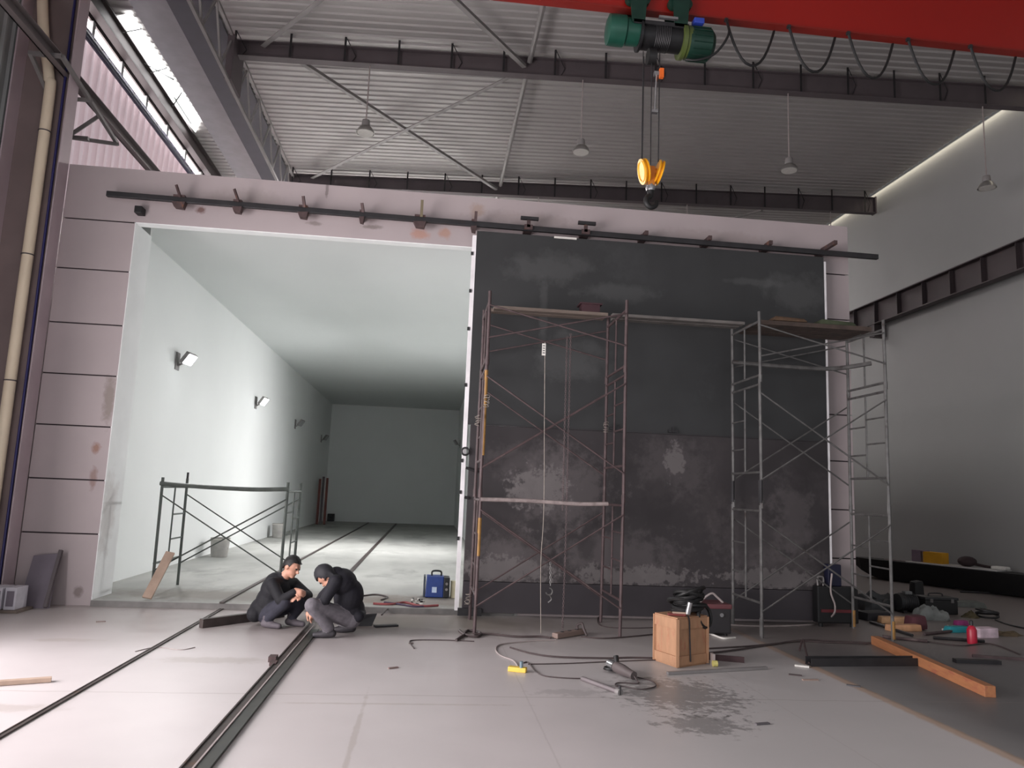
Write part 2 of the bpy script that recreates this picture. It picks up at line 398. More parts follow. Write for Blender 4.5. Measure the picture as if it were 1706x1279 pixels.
# chamber shell
m = MB(); m.box(-5.0, -4.7, YF+.6, 36.3, 0, 5.6); struct(m.build('wall_chamber_left', M_white))
m = MB(); m.box(1.3, 1.6, YF+.6, 36.3, 0, 5.6); struct(m.build('wall_chamber_right', M_white))
m = MB(); m.box(-5.0, 1.6, 36, 36.3, 0, 5.6); struct(m.build('wall_chamber_back', M_white))
m = MB(); m.box(-5.0, 1.6, YF+.14, 36.3, 5.5, 5.7); struct(m.build('ceiling_chamber', M_cceil))
m = MB(); m.box(-4.69, -4.27, YF+.6, YF+.64, 0, 5.5); m.box(-4.69, 1.3, YF+.12, YF+.15, 5.2, 5.5)
struct(m.build('wall_chamber_inner_front', M_white))
m = MB(); m.box(6.0, 6.25, YF+.6, 36.3, 0, 5.9); struct(m.build('wall_chamber_outer_side', M_facade))

# ================================================================== ROOF STEEL
def rafter(Y, label):
    t = thing('rafter', label, 'roof beam', (0, Y, 9.6), 'roof rafters')
    X0, X1 = -4.12, 12.33
    top = lambda X: zr(X)-.2
    bot = lambda X: 9.62+.034*X
    b = MB(); b.extr([(X0,Y-.01,bot(X0)),(X1,Y-.01,bot(X1)),(X1,Y-.01,top(X1)),(X0,Y-.01,top(X0))], (0,.02,0)); b.build('web', M_rust, t)
    b = MB(); b.bar((X0,Y,bot(X0)),(X1,Y,bot(X1)),.18,.016); b.build('bottom_flange', M_rust, t)
    b = MB(); b.bar((X0,Y,top(X0)),(X1,Y,top(X1)),.18,.016); b.build('top_flange', M_rust, t)
    for i, x in enumerate(range(-4, 13)):
        if x == 1 and Y < 14: pass
        z1 = zr(x)-.02; z0 = bot(x)
        b = MB(); b.box(x-.02, x+.02, Y-.1, Y-.09, z0, z1); b.build('cleat', M_dark, t)
        if i % 2 == 0:
            b = MB(); b.bar((x+.02, Y-.095, z1-.03), (x+.2, Y-.04, top(x)-.16), .012, .012); b.bar((x+.2, Y-.04, top(x)-.16), (x+.12, Y-.03, z0+.02), .012, .012); b.build('fly_brace', M_dark, t)
    b = MB(); b.box(X1-.02, X1+.02, Y-.11, Y+.11, bot(X1)-.02, top(X1)+.02); b.build('end_plate', M_rust, t)
rafter(7.5, 'purple-grey steel rafter nearest the viewer, above the red crane')
rafter(13.5, 'purple-grey steel rafter with the row of pendant lamps fully in view')
rafter(19.5, 'purple-grey steel rafter just above the white chamber front')
rafter(25.5, 'dark steel rafter far behind the chamber front')
rafter(31.5, 'darkest steel rafter furthest back above the chamber')
def rod(name, p, q, r, label, mt=None, cat='brace'):
    b = MB(); b.tube([p, q], r, 8)
    for a in (p, q):
        b.cbox(a, (.1,.1,.012))
    return tag(b.build(name, mt or M_steel, smooth=True), label, cat)
for Y0, w_ in ((7.5, 'nearer bay'), (13.5, 'bay over the chamber front')):
    for nm, p, q, s in (('brace_angle', (-3.1,Y0+.1,9.7), (1.4,Y0+5.9,9.78), 'running right toward the back'), ('brace_angle', (1.3,Y0+.1,9.78), (-3.5,Y0+5.9,9.68), 'running left toward the back')):
        b = MB(); d = (Vector(q)-Vector(p)).normalized(); sd = d.cross(Vector((0,0,1)))*.035
        b.bar(p, q, .09, .012); b.bar(Vector(p)+sd+Vector((0,0,.03)), Vector(q)+sd+Vector((0,0,.03)), .012, .06)
        tag(b.build(nm, M_steel), 'grey diagonal roof brace %s in the %s' % (s, w_), 'brace')
    rod('tie_tube', (1.5,Y0+.1,9.92), (1.5,Y0+5.9,9.92), .05, 'grey round tie tube between rafters in the %s' % w_)
rod('tie_tube', (1.5,19.6,9.92), (1.5,25.4,9.92), .05, 'grey round tie tube behind the second rafter')
for (p, q, s) in (((-3.1,19.6,9.7),(1.4,25.4,9.78),'left'), ((4.5,25.4,9.8),(9.0,19.6,9.9),'right')):
    b = MB(); b.bar(p, q, .09, .04); tag(b.build('brace_angle', M_steel), 'grey roof brace far back on the %s, above the chamber' % s, 'brace')
# long lattice girder below the roof on the left
t = thing('lattice_girder', 'long zigzag lattice girder under the roof left of the braces', 'roof truss', (-4, 13, 8.75))
zt, zb = 9.72, 8.85
b = MB(); b.bar((-4,7,zt),(-4,31,zt),.055,.055); b.build('top_chord', M_steel, t)
b = MB(); b.bar((-4,7,zb),(-4,31,zb),.055,.055); b.build('bottom_chord', M_steel, t)
k = 0; y = 7.2
while y < 30:
    b = MB(); z0, z1 = (zb, zt) if k % 2 == 0 else (zt, zb); b.bar((-4,y,z0),(-4,y+.55,z1),.035,.035,(1,0,0)); b.build('diagonal', M_steel, t); y += .55; k += 1
b = MB(); b.box(-4.06,-3.94,13.15,13.85,8.85,9.72); b.build('gusset', M_rust, t)
# sheets beside the truss: skylight glare and truss shade painted as two greys
b = MB(); b.extr([(-5.62,7,zr(-5.62)-.06),(-4.95,7,zr(-4.95)-.1),(-4.95,7,zr(-4.95)-.085),(-5.62,7,zr(-5.62)-.045)], (0,30,0)); struct(b.build('glare_sheet', mat('soffit_glare_grey', (100,100,103), .35, .2)))
b = MB(); b.extr([(-4.95,7,zr(-4.95)-.1),(-4.18,7,zr(-4.18)-.06),(-4.18,7,zr(-4.18)-.045),(-4.95,7,zr(-4.95)-.085)], (0,30,0)); struct(b.build('truss_shade_sheet', mat('truss_shade_dark', (48,48,57), .5, .1)))
# eave strut, blue pipe
b = MB(); b.box(-6.16,-6.0,8,36,9.47,9.5); b.box(-6.1,-6.07,8,36,9.5,9.8); b.box(-6.16,-6.0,8,36,9.8,9.83)
tag(b.build('eave_strut', mat('eave_brown', (46,36,36), .6, .2)), 'dark brown eave beam between window band and bright roof strip', 'roof beam')
b = MB(); b.tube([(-6.07,11.05,8.93),(-6.07,36,8.93)], .055, 10); tag(b.build('service_pipe', M_bpipe, smooth=True), 'dark blue pipe running under the left window band', 'pipe')
# low runway angle and outrigger frame on the left
t = thing('runway_channel', 'grey-brown steel channel along the left wall with outrigger frame', 'runway beam', (-5.3, 11, 7.1))
b = MB(); b.box(-5.38,-5.36,7.6,30,7.16,7.34); b.box(-5.38,-5.28,7.6,30,7.16,7.172); b.box(-5.38,-5.28,7.6,30,7.33,7.342); b.build('channel', mat('runway_grey_brown', (118,110,110), .6, .1, .1, 1), t)
P = [Vector((-5.3,9.55,7.02)), Vector((-5.3,10.15,7.28)), Vector((-5.3,12.0,7.22)), Vector((-5.3,11.4,6.62))]
for i, (a, c) in enumerate((((-5.62,10.0,7.22),(-5.2,10.0,7.22)), ((-5.6,10.0,7.22),(-5.6,11.2,6.62)), ((-5.2,10.0,7.22),(-5.2,11.9,6.9)), ((-5.6,11.2,6.62),(-5.18,11.9,6.88)), ((-5.6,11.2,6.62),(-5.25,11.4,7.12)), ((-5.4,10.6,6.92),(-5.18,10.9,7.08)), ((-5.6,11.2,6.62),(-5.3,11.2,6.62)))):
    b = MB(); b.bar(a, c, .05, .05); b.build('outrigger_bar', M_steel, t)
# steel H column beside the chamber, pipe, cable
t = thing('hall_column', 'lilac painted steel H column at the left end of the chamber front', 'column', (-5.5,10.4,0))
b = MB(); b.box(-5.24,-5.225,10.32,10.59,0,9.9); b.build('inner_flange', M_col, t)
b = MB(); b.box(-5.9,-5.24,10.46,10.475,0,9.9); b.build('web', mat('column_brown', (124,110,108), .6, .1, .1, 2), t)
b = MB(); b.box(-5.92,-5.9,10.2,10.59,0,9.9); b.build('outer_flange', M_col, t)
t = thing('downpipe', 'cream plastic downpipe on the lilac steel column', 'pipe', (-5.62,10.3,0))
b = MB(); b.tube(smoothpath([(-5.48,10.36,0),(-5.48,10.36,3),(-5.48,10.36,6.6),(-5.52,10.36,7.1),(-5.66,10.36,7.7),(-5.78,10.36,8.6),(-5.8,10.36,9.8)],8), .07, 14); b.build('pipe', M_cream, t, True)
for z in (2.85, 4.55, 6.3):
    b = MB(); b.torus((-5.48,10.36,z),(0,0,1),.074,.008,18,6); b.build('pipe_clip', M_rust, t, True)
b = MB(); b.tube([(-5.33,10.44,0),(-5.33,10.44,3),(-5.35,10.44,7.5),(-5.37,10.44,9.3)], .017, 8); tag(b.build('power_cable', mat('cable_blue', (46,44,104), .5), smooth=True), 'dark blue cable running up the lilac column', 'cable')

# right crane runway
t = thing('runway_beam', 'dark brown crane runway girder with web stiffeners on the right wall', 'runway beam', (12.2, 16, 6.75))
M_run = mat('runway_brown', (70,61,63), .6, .1, .12, 1.5, 0, (58,52,54), .55)
b = MB(); b.box(12.24,12.26,-7,36,6.78,7.36); b.build('web', M_run, t)
b = MB(); b.box(12.1,12.4,-7,36,7.36,7.385); b.build('top_flange', M_run, t)
b = MB(); b.box(12.14,12.36,-7,36,6.75,6.775); b.build('bottom_flange', M_run, t)
b = MB(); b.box(12.21,12.29,-7,36,7.385,7.43); b.build('crane_rail', M_dark, t)
sy = 8.0
while sy < 34:
    b = MB(); b.box(12.13,12.24,sy-.006,sy+.006,6.775,7.36); b.build('stiffener', M_run, t); sy += 1.03
for yb in (7.5, 13.5, 19.5, 25.5):
    b = MB(); b.box(12.15,12.5,yb-.12,yb+.12,6.4,6.74); b.build('corbel', M_run, t)

# ---- overhead crane
YC = 8.5
t = thing('overhead_crane', 'red overhead crane girder crossing the hall at top right', 'crane', (3.6, YC, 7.7))
b = MB(); b.box(-4.9,12.2,YC-.05,YC+.05,7.72,8.7); b.build('girder', M_red, t, bevel=.01)
b = MB(); b.box(-4.9,12.2,YC-.065,YC+.065,7.70,7.72); b.build('track_flange', M_redd, t)
for x in (-5.05, 12.25):
    b = MB(); b.box(x-.12,x+.12,YC-.62,YC+.62,7.5,7.84); b.build('end_carriage', M_red, t, bevel=.01)
for x in (-5.05, 12.25):
    for yy in (-.42, .42):
        b = MB(); b.cyl((x-.05,YC+yy,7.5),(x+.05,YC+yy,7.5),.11,n=18); b.build('wheel', M_dark, t, True)
# festoon cable
t = thing('festoon_cable', 'black festoon cable hanging in loops from the red crane girder', 'cable', (6, YC-.2, 7.1))
xs = [(3.42,4.12), (4.25,4.95), (5.05,5.75), (5.87,6.62), (6.74,7.5), (7.6,8.35)]
for a, c in xs:
    pts = [(a+(c-a)*(.5-.5*cos(pi*i/16)), YC-.07+.14*(.5-.5*cos(pi*i/16)), 7.70-.56*(1-(2*abs((a+(c-a)*(.5-.5*cos(pi*i/16))-a)/(c-a)-.5))**2.2)) for i in range(17)]
    b = MB(); b.tube(pts, .017, 8); b.build('loop', M_black, t, True)
    b = MB(); b.box(a-.02,a+.02,YC-.09,YC-.05,7.66,7.70); b.build('clip', M_dark, t)
pts = [(3.42,YC-.07,7.70),(3.4,YC-.2,7.4),(3.25,YC-.15,7.16),(3.05,YC-.1,7.08),(2.9,YC-.05,7.1)]
b = MB(); b.tube(smoothpath(pts), .015, 8); b.build('lead', M_black, t, True)

# ---- electric hoist
t = thing('electric_hoist', 'green electric hoist with yellow hook block under the red girder', 'hoist', (2.55, YC, 7.2))
zc = 7.33
b = MB(); b.lathe([(.13,0),(.185,.02),(.19,.08),(.19,.22),(.17,.24),(.16,.42)], (1.9,YC,zc+.1), (1,0,-.02), 24); b.build('gearbox', M_green, t, True)
b = MB(); b.lathe([(.2,0),(.2,.03),(.165,.04),(.165,.55),(.2,.56),(.2,.6)], (2.3,YC,zc+.06), (1,0,-.02), 24); dr = b.build('drum', mat('drum_black', (26,26,28), .5, .3), t, True)
b = MB()
for i in range(9): b.torus((2.5+i*.022,YC,zc+.06),(1,0,0),.172,.008,20,6)
b.build('wound_rope', M_dark, dr, True)
b = MB(); b.lathe([(.215,0),(.215,.05),(.2,.06),(.2,.12)], (2.84,YC,zc+.03), (1,0,0), 24); b.build('motor_flange', mat('flange_olive', (74,86,40), .5), t, True)
b = MB(); b.lathe([(.2,0),(.205,.06),(.2,.28),(.15,.33)], (2.93,YC,zc+.02), (1,0,0), 24)
for i in range(16):
    a = 2*pi*i/16; b.bar((2.97,YC+.205*cos(a),zc+.02+.205*sin(a)),(3.2,YC+.205*cos(a),zc+.02+.205*sin(a)),.012,.012)
b.build('motor', M_dgreen, t, True)
b = MB(); b.box(2.97,3.1,YC-.18,YC-.06,zc+.2,zc+.27); b.build('terminal_box', M_blue, t, bevel=.01)
for x in (2.18, 2.72):
    b = MB(); b.extr([(x,YC-.18,7.45),(x+.16,YC-.18,7.45),(x+.2,YC-.18,7.95),(x-.04,YC-.18,7.95)], (0,.025,0)); b.build('trolley_plate', M_dgreen, t)
    b = MB(); b.extr([(x,YC+.155,7.45),(x+.16,YC+.155,7.45),(x+.2,YC+.155,7.95),(x-.04,YC+.155,7.95)], (0,.025,0)); b.build('trolley_plate', M_dgreen, t)
    for dx in (0, .16):
        b = MB(); b.cyl((x+dx,YC-.15,7.79),(x+dx,YC-.075,7.79),.075,n=18); b.build('trolley_wheel', M_dgreen, t, True)
b = MB(); b.box(2.2,2.9,YC-.18,YC+.18,7.44,7.49); b.build('trolley_frame', M_dark, t)
b = MB(); b.box(2.5,2.74,YC-.24,YC-.2,7.5,7.53); b.build('name_bar', M_chrome, t)
b = MB(); b.cyl((2.42,YC-.03,7.1),(2.52,YC-.03,7.1),.1,n=20); b.build('top_sheave', M_black, t, True)
b = MB()
for x, yy in ((2.36,-.05),(2.40,.06),(2.47,-.05),(2.5,.05),(2.57,-.05),(2.60,.06)): b.tube([(x,YC+yy,7.15),(x,YC+yy,5.72)], .006, 6)
b.build('wire_rope', M_dark, t)
b = MB(); b.tube([(2.53,YC-.06,6.86),(2.51,YC-.06,6.36)], .013, 8); b.cbox((2.53,YC-.06,6.86),(.07,.05,.05)); b.cbox((2.51,YC-.06,6.36),(.08,.05,.04)); b.build('limit_rod', M_chrome, t)
b = MB(); b.cbox((2.585,YC-.08,6.86),(.05,.05,.12)); b.build('limit_switch', mat('switch_orange', (226,104,34), .5), t)
hb = MB(); hb.cyl((2.40,YC,5.6),(2.58,YC,5.6),.05,n=16); hb.box(2.45,2.53,YC-.05,YC+.05,5.42,5.66); hook_b = hb.build('hook_block', mat('hook_block_dark_yellow', (180,110,30), .5), t, True)
for sx, tl in ((2.405,.06), (2.585,-.06)):
    b = MB(); b.lathe([(.1,-.03),(.155,-.03),(.155,-.014),(.13,-.006),(.13,.006),(.155,.014),(.155,.03),(.1,.03)], (sx,YC,5.6), (1,0,tl*4), 26); b.build('sheave', M_hyel, hook_b, True)
    b = MB(); b.torus((sx+(-.028 if sx < 2.5 else .028),YC,5.6),(1,0,tl*4),.12,.012,24,6); b.build('sheave_guard', M_hyel, hook_b, True)
b = MB(); b.lathe([(.05,0),(.06,.04),(.045,.1)], (2.49,YC,5.36), (0,0,1), 16); b.build('hook_nut', M_chrome, hook_b, True)
pts = [(2.49,YC,5.38),(2.49,YC,5.3),(2.44,YC-.02,5.25),(2.44,YC-.03,5.18),(2.49,YC-.03,5.14),(2.55,YC-.02,5.17),(2.565,YC,5.23)]
b = MB(); b.tube(smoothpath(pts,5), lambda s: .042-.014*s, 10); b.build('hook', M_black, hook_b, True)

# ---- pendant high-bay lamps
def pendant(X, Y, label, group=None):
    t = thing('pendant_lamp', label, 'lamp', (X,Y,8.2), group)
    zb = 9.62+.034*X
    b = MB(); b.tube([(X,Y,zb),(X,Y,8.45)], .012, 8); b.build('rod', M_cablep, t)
    b = MB(); b.lathe([(.03,.28),(.07,.26),(.08,.16),(.06,.13)], (X,Y,8.2), (0,0,1), 18); b.build('ballast', M_steel, t, True)
    b = MB(); b.lathe([(.06,.15),(.12,.11),(.17,.03),(.175,0),(.165,0),(.115,.1),(.05,.14)], (X,Y,8.2), (0,0,1), 24); b.build('reflector', mat('lamp_alu', (170,168,164), .3, .7), t, True)
    b = MB(); b.lathe([(.15,.0),(.152,.012),(.1,.03)], (X,Y,8.2), (0,0,1), 24); b.build('lens', M_paper, t, True)
for X, s in ((-1.53,'leftmost pendant lamp, in front of the crossed roof braces'), (2.57,'pendant lamp hanging just left of the crane ropes'), (6.77,'pendant lamp between the crane ropes and the right wall'), (11.0,'rightmost pendant lamp, seen against the white right wall')):
    pendant(X, 13.5, 'grey metal '+s)
for X in (2.57, 6.77, 11.0):
    pendant(X, 19.5, 'pendant lamp on the rafter above the chamber front, mostly hidden behind it', 'lamps hidden behind the chamber front')

# ================================================================== SLIDING DOOR AND TRACK
YD = 10.40
M_door = mat('door_plate_dark', (50,51,52), .6, .1, .14, 1.6, .02, (60,61,62), .62)
M_doorl = mat('door_plate_lower', (54,50,52), .65, .1, .18, 1.3, .02, (68,63,64), .56)
for c, r_, s_ in [((1.9,YD,1.75),(.55,1,.5),.55), ((3.4,YD,2.1),(.45,1,.4),.35), ((1.2,YD,.75),(.6,1,.3),.6), ((2.6,YD,.85),(.8,1,.35),.5), ((5.2,YD,1.4),(.25,1,.6),.45), ((4.6,YD,1.2),(.5,1,.4),.35), ((1.4,YD,2.1),(.5,1,.25),.35), ((5.0,YD,.75),(.6,1,.25),.4)]:
    stain(M_doorl, c, r_, (100,94,95), s_*.8, 6.5, 1.1, .7)
for c, r_ in [((2.6,YD,.62),(.35,1,.12)), ((3.2,YD,1.6),(.25,1,.35)), ((2.2,YD,1.0),(.12,1,.2)), ((4.8,YD,.62),(.4,1,.12)), ((5.3,YD,2.0),(.2,1,.25))]:
    stain(M_doorl, c, r_, (46,42,44), .7, 4, .8, .6)
for c, r_ in [((1.6,YD,4.9),(.5,1,.2)), ((1.5,YD,4.2),(.06,1,.5)), ((2.6,YD,4.6),(.5,1,.12)), ((5.3,YD,4.8),(.4,1,.25)), ((1.9,YD,3.6),(.5,1,.3)), ((4.6,YD,4.9),(.4,1,.05))]:
    stain(M_door, c, r_, (90,91,91), .35, 4, .9, .7)
for c, r_ in [((2.9,YD,.60),(.8,1,.13)), ((1.1,YD,.62),(.5,1,.16)), ((4.9,YD,.62),(.7,1,.12)), ((1.55,YD,1.75),(.4,1,.25)), ((3.45,YD,2.2),(.12,1,.2))]:
    stain(M_doorl, c, r_, (118,113,113), .6, 11, 1.2, .4)
M_doork = mat('door_kick_plate', (54,50,54), .6, .1, .12, 2)
t = thing('sliding_door', 'tall dark steel sliding door hanging in front of the chamber opening', 'door', (3.1, YD, 0))
X0, X1 = .5, 5.74
b = MB(); b.box(X0,X1,YD,YD+.1,2.59,5.37); b.build('upper_plate', M_door, t, bevel=.004)
b = MB(); b.box(X0+.04,X1,YD,YD+.1,.47,2.575); b.build('lower_plate', M_doorl, t, bevel=.004)
b = MB(); b.box(X0+.04,X1,YD-.012,YD+.1,.06,.465); b.build('kick_plate', M_doork, t, bevel=.004)
b = MB(); b.box(X0-.06,X0-.005,YD+.0,YD+.09,.08,5.3); b.build('edge_strip', mat('edge_white', (232,230,232), .6), t)
b = MB(); b.box(X1+.005,X1+.035,YD+.0,YD+.09,.5,5.3); b.build('edge_strip', MATS['edge_white'], t)
for z in (1.0,1.62,2.05,3.1,3.9,4.45,5.0):
    b = MB(); b.box(X0-.075,X0-.04,YD-.012,YD+.0,z,z+.05); b.build('edge_clip', M_dark, t)
b = MB(); b.torus((X0-.02,YD-.04,2.2),(0,1,0),.05,.014,18,8); b.build('pull_ring', M_dark, t, True)
b = MB(); b.tube([(X0,YD-.02,1.98),(X0+.16,YD-.02,1.93)], .018, 8); b.build('latch_bar', M_dark, t, True)
b = MB(); b.tube([(X0,YD-.02,1.58),(X0+.06,YD-.02,1.57)], .02, 8); b.build('latch_stub', M_dark, t, True)
b = MB(); b.box(X0-.02,X0+.3,YD-.05,YD,.02,.12); b.build('guide_shoe', M_dark, t, bevel=.005)
for x in (2.5, 3.35):
    b = MB(); b.box(x,x+.14,YD-.03,YD,2.6,2.64); b.box(x+.05,x+.07,YD-.05,YD-.03,2.6,2.68); b.build('lug', M_dark, t)
b = MB(); b.box(.5,5.74,YD-.015,YD-.001,2.575,2.592); b.build('seam_bead', mat('seam', (46,44,46), .6), t)
b = MB(); b.box(1.62,1.95,YD-.02,YD,5.345,5.37); b.build('shim', M_paper, t)

TR0 = Vector((-4.60,10.42,5.50)); TR1 = Vector((6.62,10.42,5.44))
def tz(X): return TR0.z+(TR1.z-TR0.z)*(X-TR0.x)/(TR1.x-TR0.x)
t = thing('door_track', 'long dark steel door track with welded brackets across the chamber front', 'door track', (1,10.42,5.4))
b = MB(); b.bar(TR0, TR1, .06, .075); b.build('track_bar', M_dark, t, bevel=.006)
M_brk = mat('bracket_rust', (78,62,62), .7, .2, .25, 12, .1, (116,78,60), .58)
bx = [at(x, 360, 10.42).x for x in (297,395,505,603,700,790)]
for i, x in enumerate(bx):
    z = tz(x); wd = (.15,.11,.12,.06,.15,.07)[i]
    b = MB(); b.box(x-wd/2,x+wd/2,10.36,YF,z+.03,z+.055); b.box(x-.02,x+.02,10.4,YF,z-.05,z+.04); br = b.build('bracket', M_brk, t)
    b = MB(); b.extr([(x-wd*.6,10.36,z-.05),(x+wd*.6,10.36,z-.04),(x+wd*.45,10.36,z-.13),(x-wd*.35,10.36,z-.12)], (0,.1,0)); b.build('clamp', M_brk, br)
    b = MB(); l_ = (.12,.13,.11,.08,.2,.1)[i]; dx = (-.05,-.06,-.02,-.02,0,0)[i]; b.bar((x+.02,10.36,z+.02),(x+.02+dx,10.30,z+.05+l_),.04,.02); b.build('arm', mat('arm_olive', (104,94,72), .6) if i == 4 else M_brk, br)
for x in (at(880,378,10.42).x, at(975,385,10.42).x):
    z = tz(x); b = MB(); b.box(x-.06,x+.06,10.36,YF,z-.03,z+.04); b.box(x-.025,x+.025,10.36,10.4,z,z+.12); br = b.build('bracket', M_brk, t)
    b = MB(); b.bar((x-.12,10.36,z+.13),(x+.14,10.36,z+.13),.05,.045); b.build('cross_piece', M_dark, br)
for x, ln in ((at(1075,398,10.42).x,.06),(at(1180,405,10.42).x,.07),(at(1280,412,10.42).x,.08),(at(1374,420,10.42).x,.3)):
    z = tz(x); b = MB(); b.box(x-.07,x+.03,10.4,YF,z-.02,z+.05); br = b.build('bracket', M_brk, t)
    b = MB(); b.bar((x,10.5,z+.06),(x,10.5-ln-.1,z+.06),.05,.06); b.build('arm', M_brk, br)
b = MB(); x = at(233,342,10.5).x; b.box(x-.05,x+.05,10.45,YF,5.28,5.38); b.build('end_stop', M_black, t, bevel=.01)

# ================================================================== RAILS IN THE FLOOR
t = thing('floor_rail', 'thin dark steel rail running through the floor into the chamber', 'rail', (-2.6, 15, 0))
b = MB(); b.box(-2.628,-2.618,1.5,YF-.05,0,.012); b.box(-2.59,-2.582,1.5,YF-.05,0,.012); b.box(-2.62,-2.588,1.5,YF-.05,0,.008); b.build('hall_length', M_darkrail, t)
b = MB(); b.box(-2.64,-2.585,YF-.05,35.5,.075,.095); b.build('chamber_length', M_darkrail, t)
t = thing('floor_trough', 'wide dark steel trough with a pale line beside the workers', 'rail', (-1.2, 7, 0))
b = MB(); b.box(-1.325,-1.265,1.5,9.55,0,.015); b.box(-1.33,-1.318,1.5,9.55,0,.025); b.build('left_strip', M_darkrail, t)
b = MB(); b.box(-1.246,-1.165,1.5,9.2,0,.012); b.box(-1.172,-1.16,1.5,9.2,0,.02); b.build('right_strip', mat('trough_green_grey', (68,70,66), .5, .4, .2, 5), t)
b = MB(); b.box(-1.262,-1.250,1.5,9.5,0,.02); b.build('pale_line', M_cablep, t)
b = MB(); b.box(-1.4,-1.33,7.55,7.66,0,.05); b.box(-1.36,-1.3,7.4,7.5,0,.03); b.build('weld_lug', M_brk, t)
b = MB(); b.box(-1.40,-1.32,9.75,35.5,.075,.092); tag(b.build('chamber_rail', M_darkrail), 'dark rail inside the chamber, right of the first rail', 'rail')

# ================================================================== SCAFFOLDS
def scaffold(name, label, x0, x1, y0, y1, zb, lifts, mt, mt_left=None, feet=None, top_half=True, H=1.63):
    """two ladder frames (in depth) tied by cross braces; lifts of H metres"""
    t = thing(name, label, 'scaffold', ((x0+x1)/2, (y0+y1)/2, zb))
    for side, X in ((0, x0), (1, x1)):
        mm = mt_left if (side == 0 and mt_left) else mt
        for L_ in range(lifts+(1 if top_half else 0)):
            half = L_ == lifts
            z0 = zb+L_*H; h = .84 if half else H
            ext = .0 if (L_ < lifts-1 or top_half and not half) else .06
            jx = R.uniform(-.015,.015)
            legs = []
            for yy in (y0, y1):
                b = MB(); b.tube([(X+jx,yy,z0+(.0 if L_ else 0)),(X,yy,z0+h+ext)], .021, 8)
                if L_: b.tube([(X+jx,yy,z0-.04),(X+jx,yy,z0+.06)], .026, 8)
                legs.append(b.build('leg', mm, t, True))
            ym = y0+(y1-y0)*.52
            zl = z0+(.05 if half else .42); zh = z0+h-.07
            b = MB(); b.tube([(X,y0,zl),(X,y1,zl)], .017, 8); b.build('cross_bar', mm, t, True)
            b = MB(); b.tube([(X,y0,zh),(X,y1,zh)], .017, 8); b.build('cross_bar', mm, t, True)
            b = MB(); b.tube([(X,ym,zl),(X,ym,zh)], .013, 6); b.build('inner_upright', mm, t, True)
            if not half:
                for fz in (.28,.62):
                    zz = zl+(zh-zl)*fz
                    b = MB(); b.tube([(X,ym,zz),(X,y1,zz)], .012, 6); b.build('rung', mm, t, True)
                for fz in (.3,.6):
                    zz = zl+(zh-zl)*fz
                    b = MB(); b.tube([(X,y0,zz+.12),(X,ym,zz+.12)], .012, 6)
                    if side: b.build('rung', mm, t, True)
        if feet:
            for yy in (y0, y1):
                b = MB(); b.tube([(X,yy,zb+.02),(X,yy,zb+.24)], .026, 8); b.build('painted_foot', feet if side else mt, t, True)
    for L_ in range(lifts+(1 if top_half else 0)):
        half = L_ == lifts; z0 = zb+L_*H; lo, hi = (z0+.32, z0+H-.18)
        if half: lo, hi = z0+.3, z0+.72
        for yy in (y0-.02, y1+.02):
            b = MB(); b.tube([(x0,yy,lo),(x1,yy,hi)], .011, 6); b.build('cross_brace', mt, t, True)
            b = MB(); b.tube([(x0,yy,hi),(x1,yy,lo)], .011, 6); b.build('cross_brace', mt, t, True)
    return t
def plank(name, label, x0, x1, y0, y1, z, mt, boards=3, th=.045, cat='plank', group=None):
    t = thing(name, label, cat, ((x0+x1)/2,(y0+y1)/2,z), group); wd = (y1-y0)/boards
    for i in range(boards):
        b = MB(); dz = R.uniform(-.006,.006); b.box(x0+R.uniform(0,.05),x1-R.uniform(0,.05),y0+i*wd+.008,y0+(i+1)*wd-.008,z+dz,z+th+dz); b.build('board', mt, t, bevel=.004)
    return t
T1 = scaffold('scaffold_tower', 'rusty brown scaffold tower standing before the left half of the door', .64, 2.40, 9.18, 10.2, 0, 2, M_rusty)
for z0, z1, yy in ((2.55,3.15,9.18), (2.1,2.6,9.18), (.9,1.35,9.18)):
    b = MB(); b.tube([(.64,yy,z0),(.64,yy,z1)], .0225, 8); b.build('yellow_sleeve', M_yel, T1, True)
b = MB(); b.tube(smoothpath([(.64,9.15,1.57),(1.2,9.15,1.575),(1.8,9.15,1.56),(2.2,9.15,1.575)]), .025, 8); b.build('ledger', mat('ledger_pale', (150,138,136), .6, .2, .3, 12), T1, True)
for x, y, z in ((.66,9.15,2.7),(.62,10.15,2.55),(2.4,10.2,2.55),(.6,10.17,.2)):
    b = MB()
    for k in range(5): b.torus((x+R.uniform(-.01,.01),y,z+k*.03),(R.uniform(-.5,.5),R.uniform(-.5,.5),1),.034,.004,12,5)
    b.build('tie_wire', M_rope, T1, True)
plank('scaffold_platform', 'weathered board platform on the rusty scaffold tower', .7, 2.34, 9.84, 10.14, 4.1, M_wood, 2)
b = MB(); b.box(1.95,2.2,9.85,10.05,4.15,4.25); b.box(1.92,2.23,9.83,10.07,4.25,4.27); tag(b.build('tool_tray', mat('tray_maroon', (62,36,42), .7)), 'dark maroon box left on the rusty tower platform', 'box')
T2 = scaffold('scaffold_tower', 'grey galvanised scaffold tower at the right edge of the door', 4.22, 5.96, 9.3, 10.2, 0, 2, M_galv, feet=M_yel)
b = MB(); b.tube(smoothpath([(4.1,9.9,3.58),(4.8,9.85,3.55),(5.5,9.8,3.55),(5.96,9.6,3.62)]), .03, 8); b.build('ledger', M_galv, T2, True)
for yy in (9.3, 10.2):
    b = MB(); b.tube([(4.22,yy,1.66),(4.22,yy,1.95)], .03, 8); b.build('joint_sleeve', M_dark, T2, True)
plank('scaffold_platform', 'dirty board platform loaded with scraps on the galvanised tower', 4.28, 5.9, 9.45, 10.14, 4.04, mat('platform_dark', (72,60,54), .8, 0, .3, 7, .2, (50,46,42), .55), 3, .06)
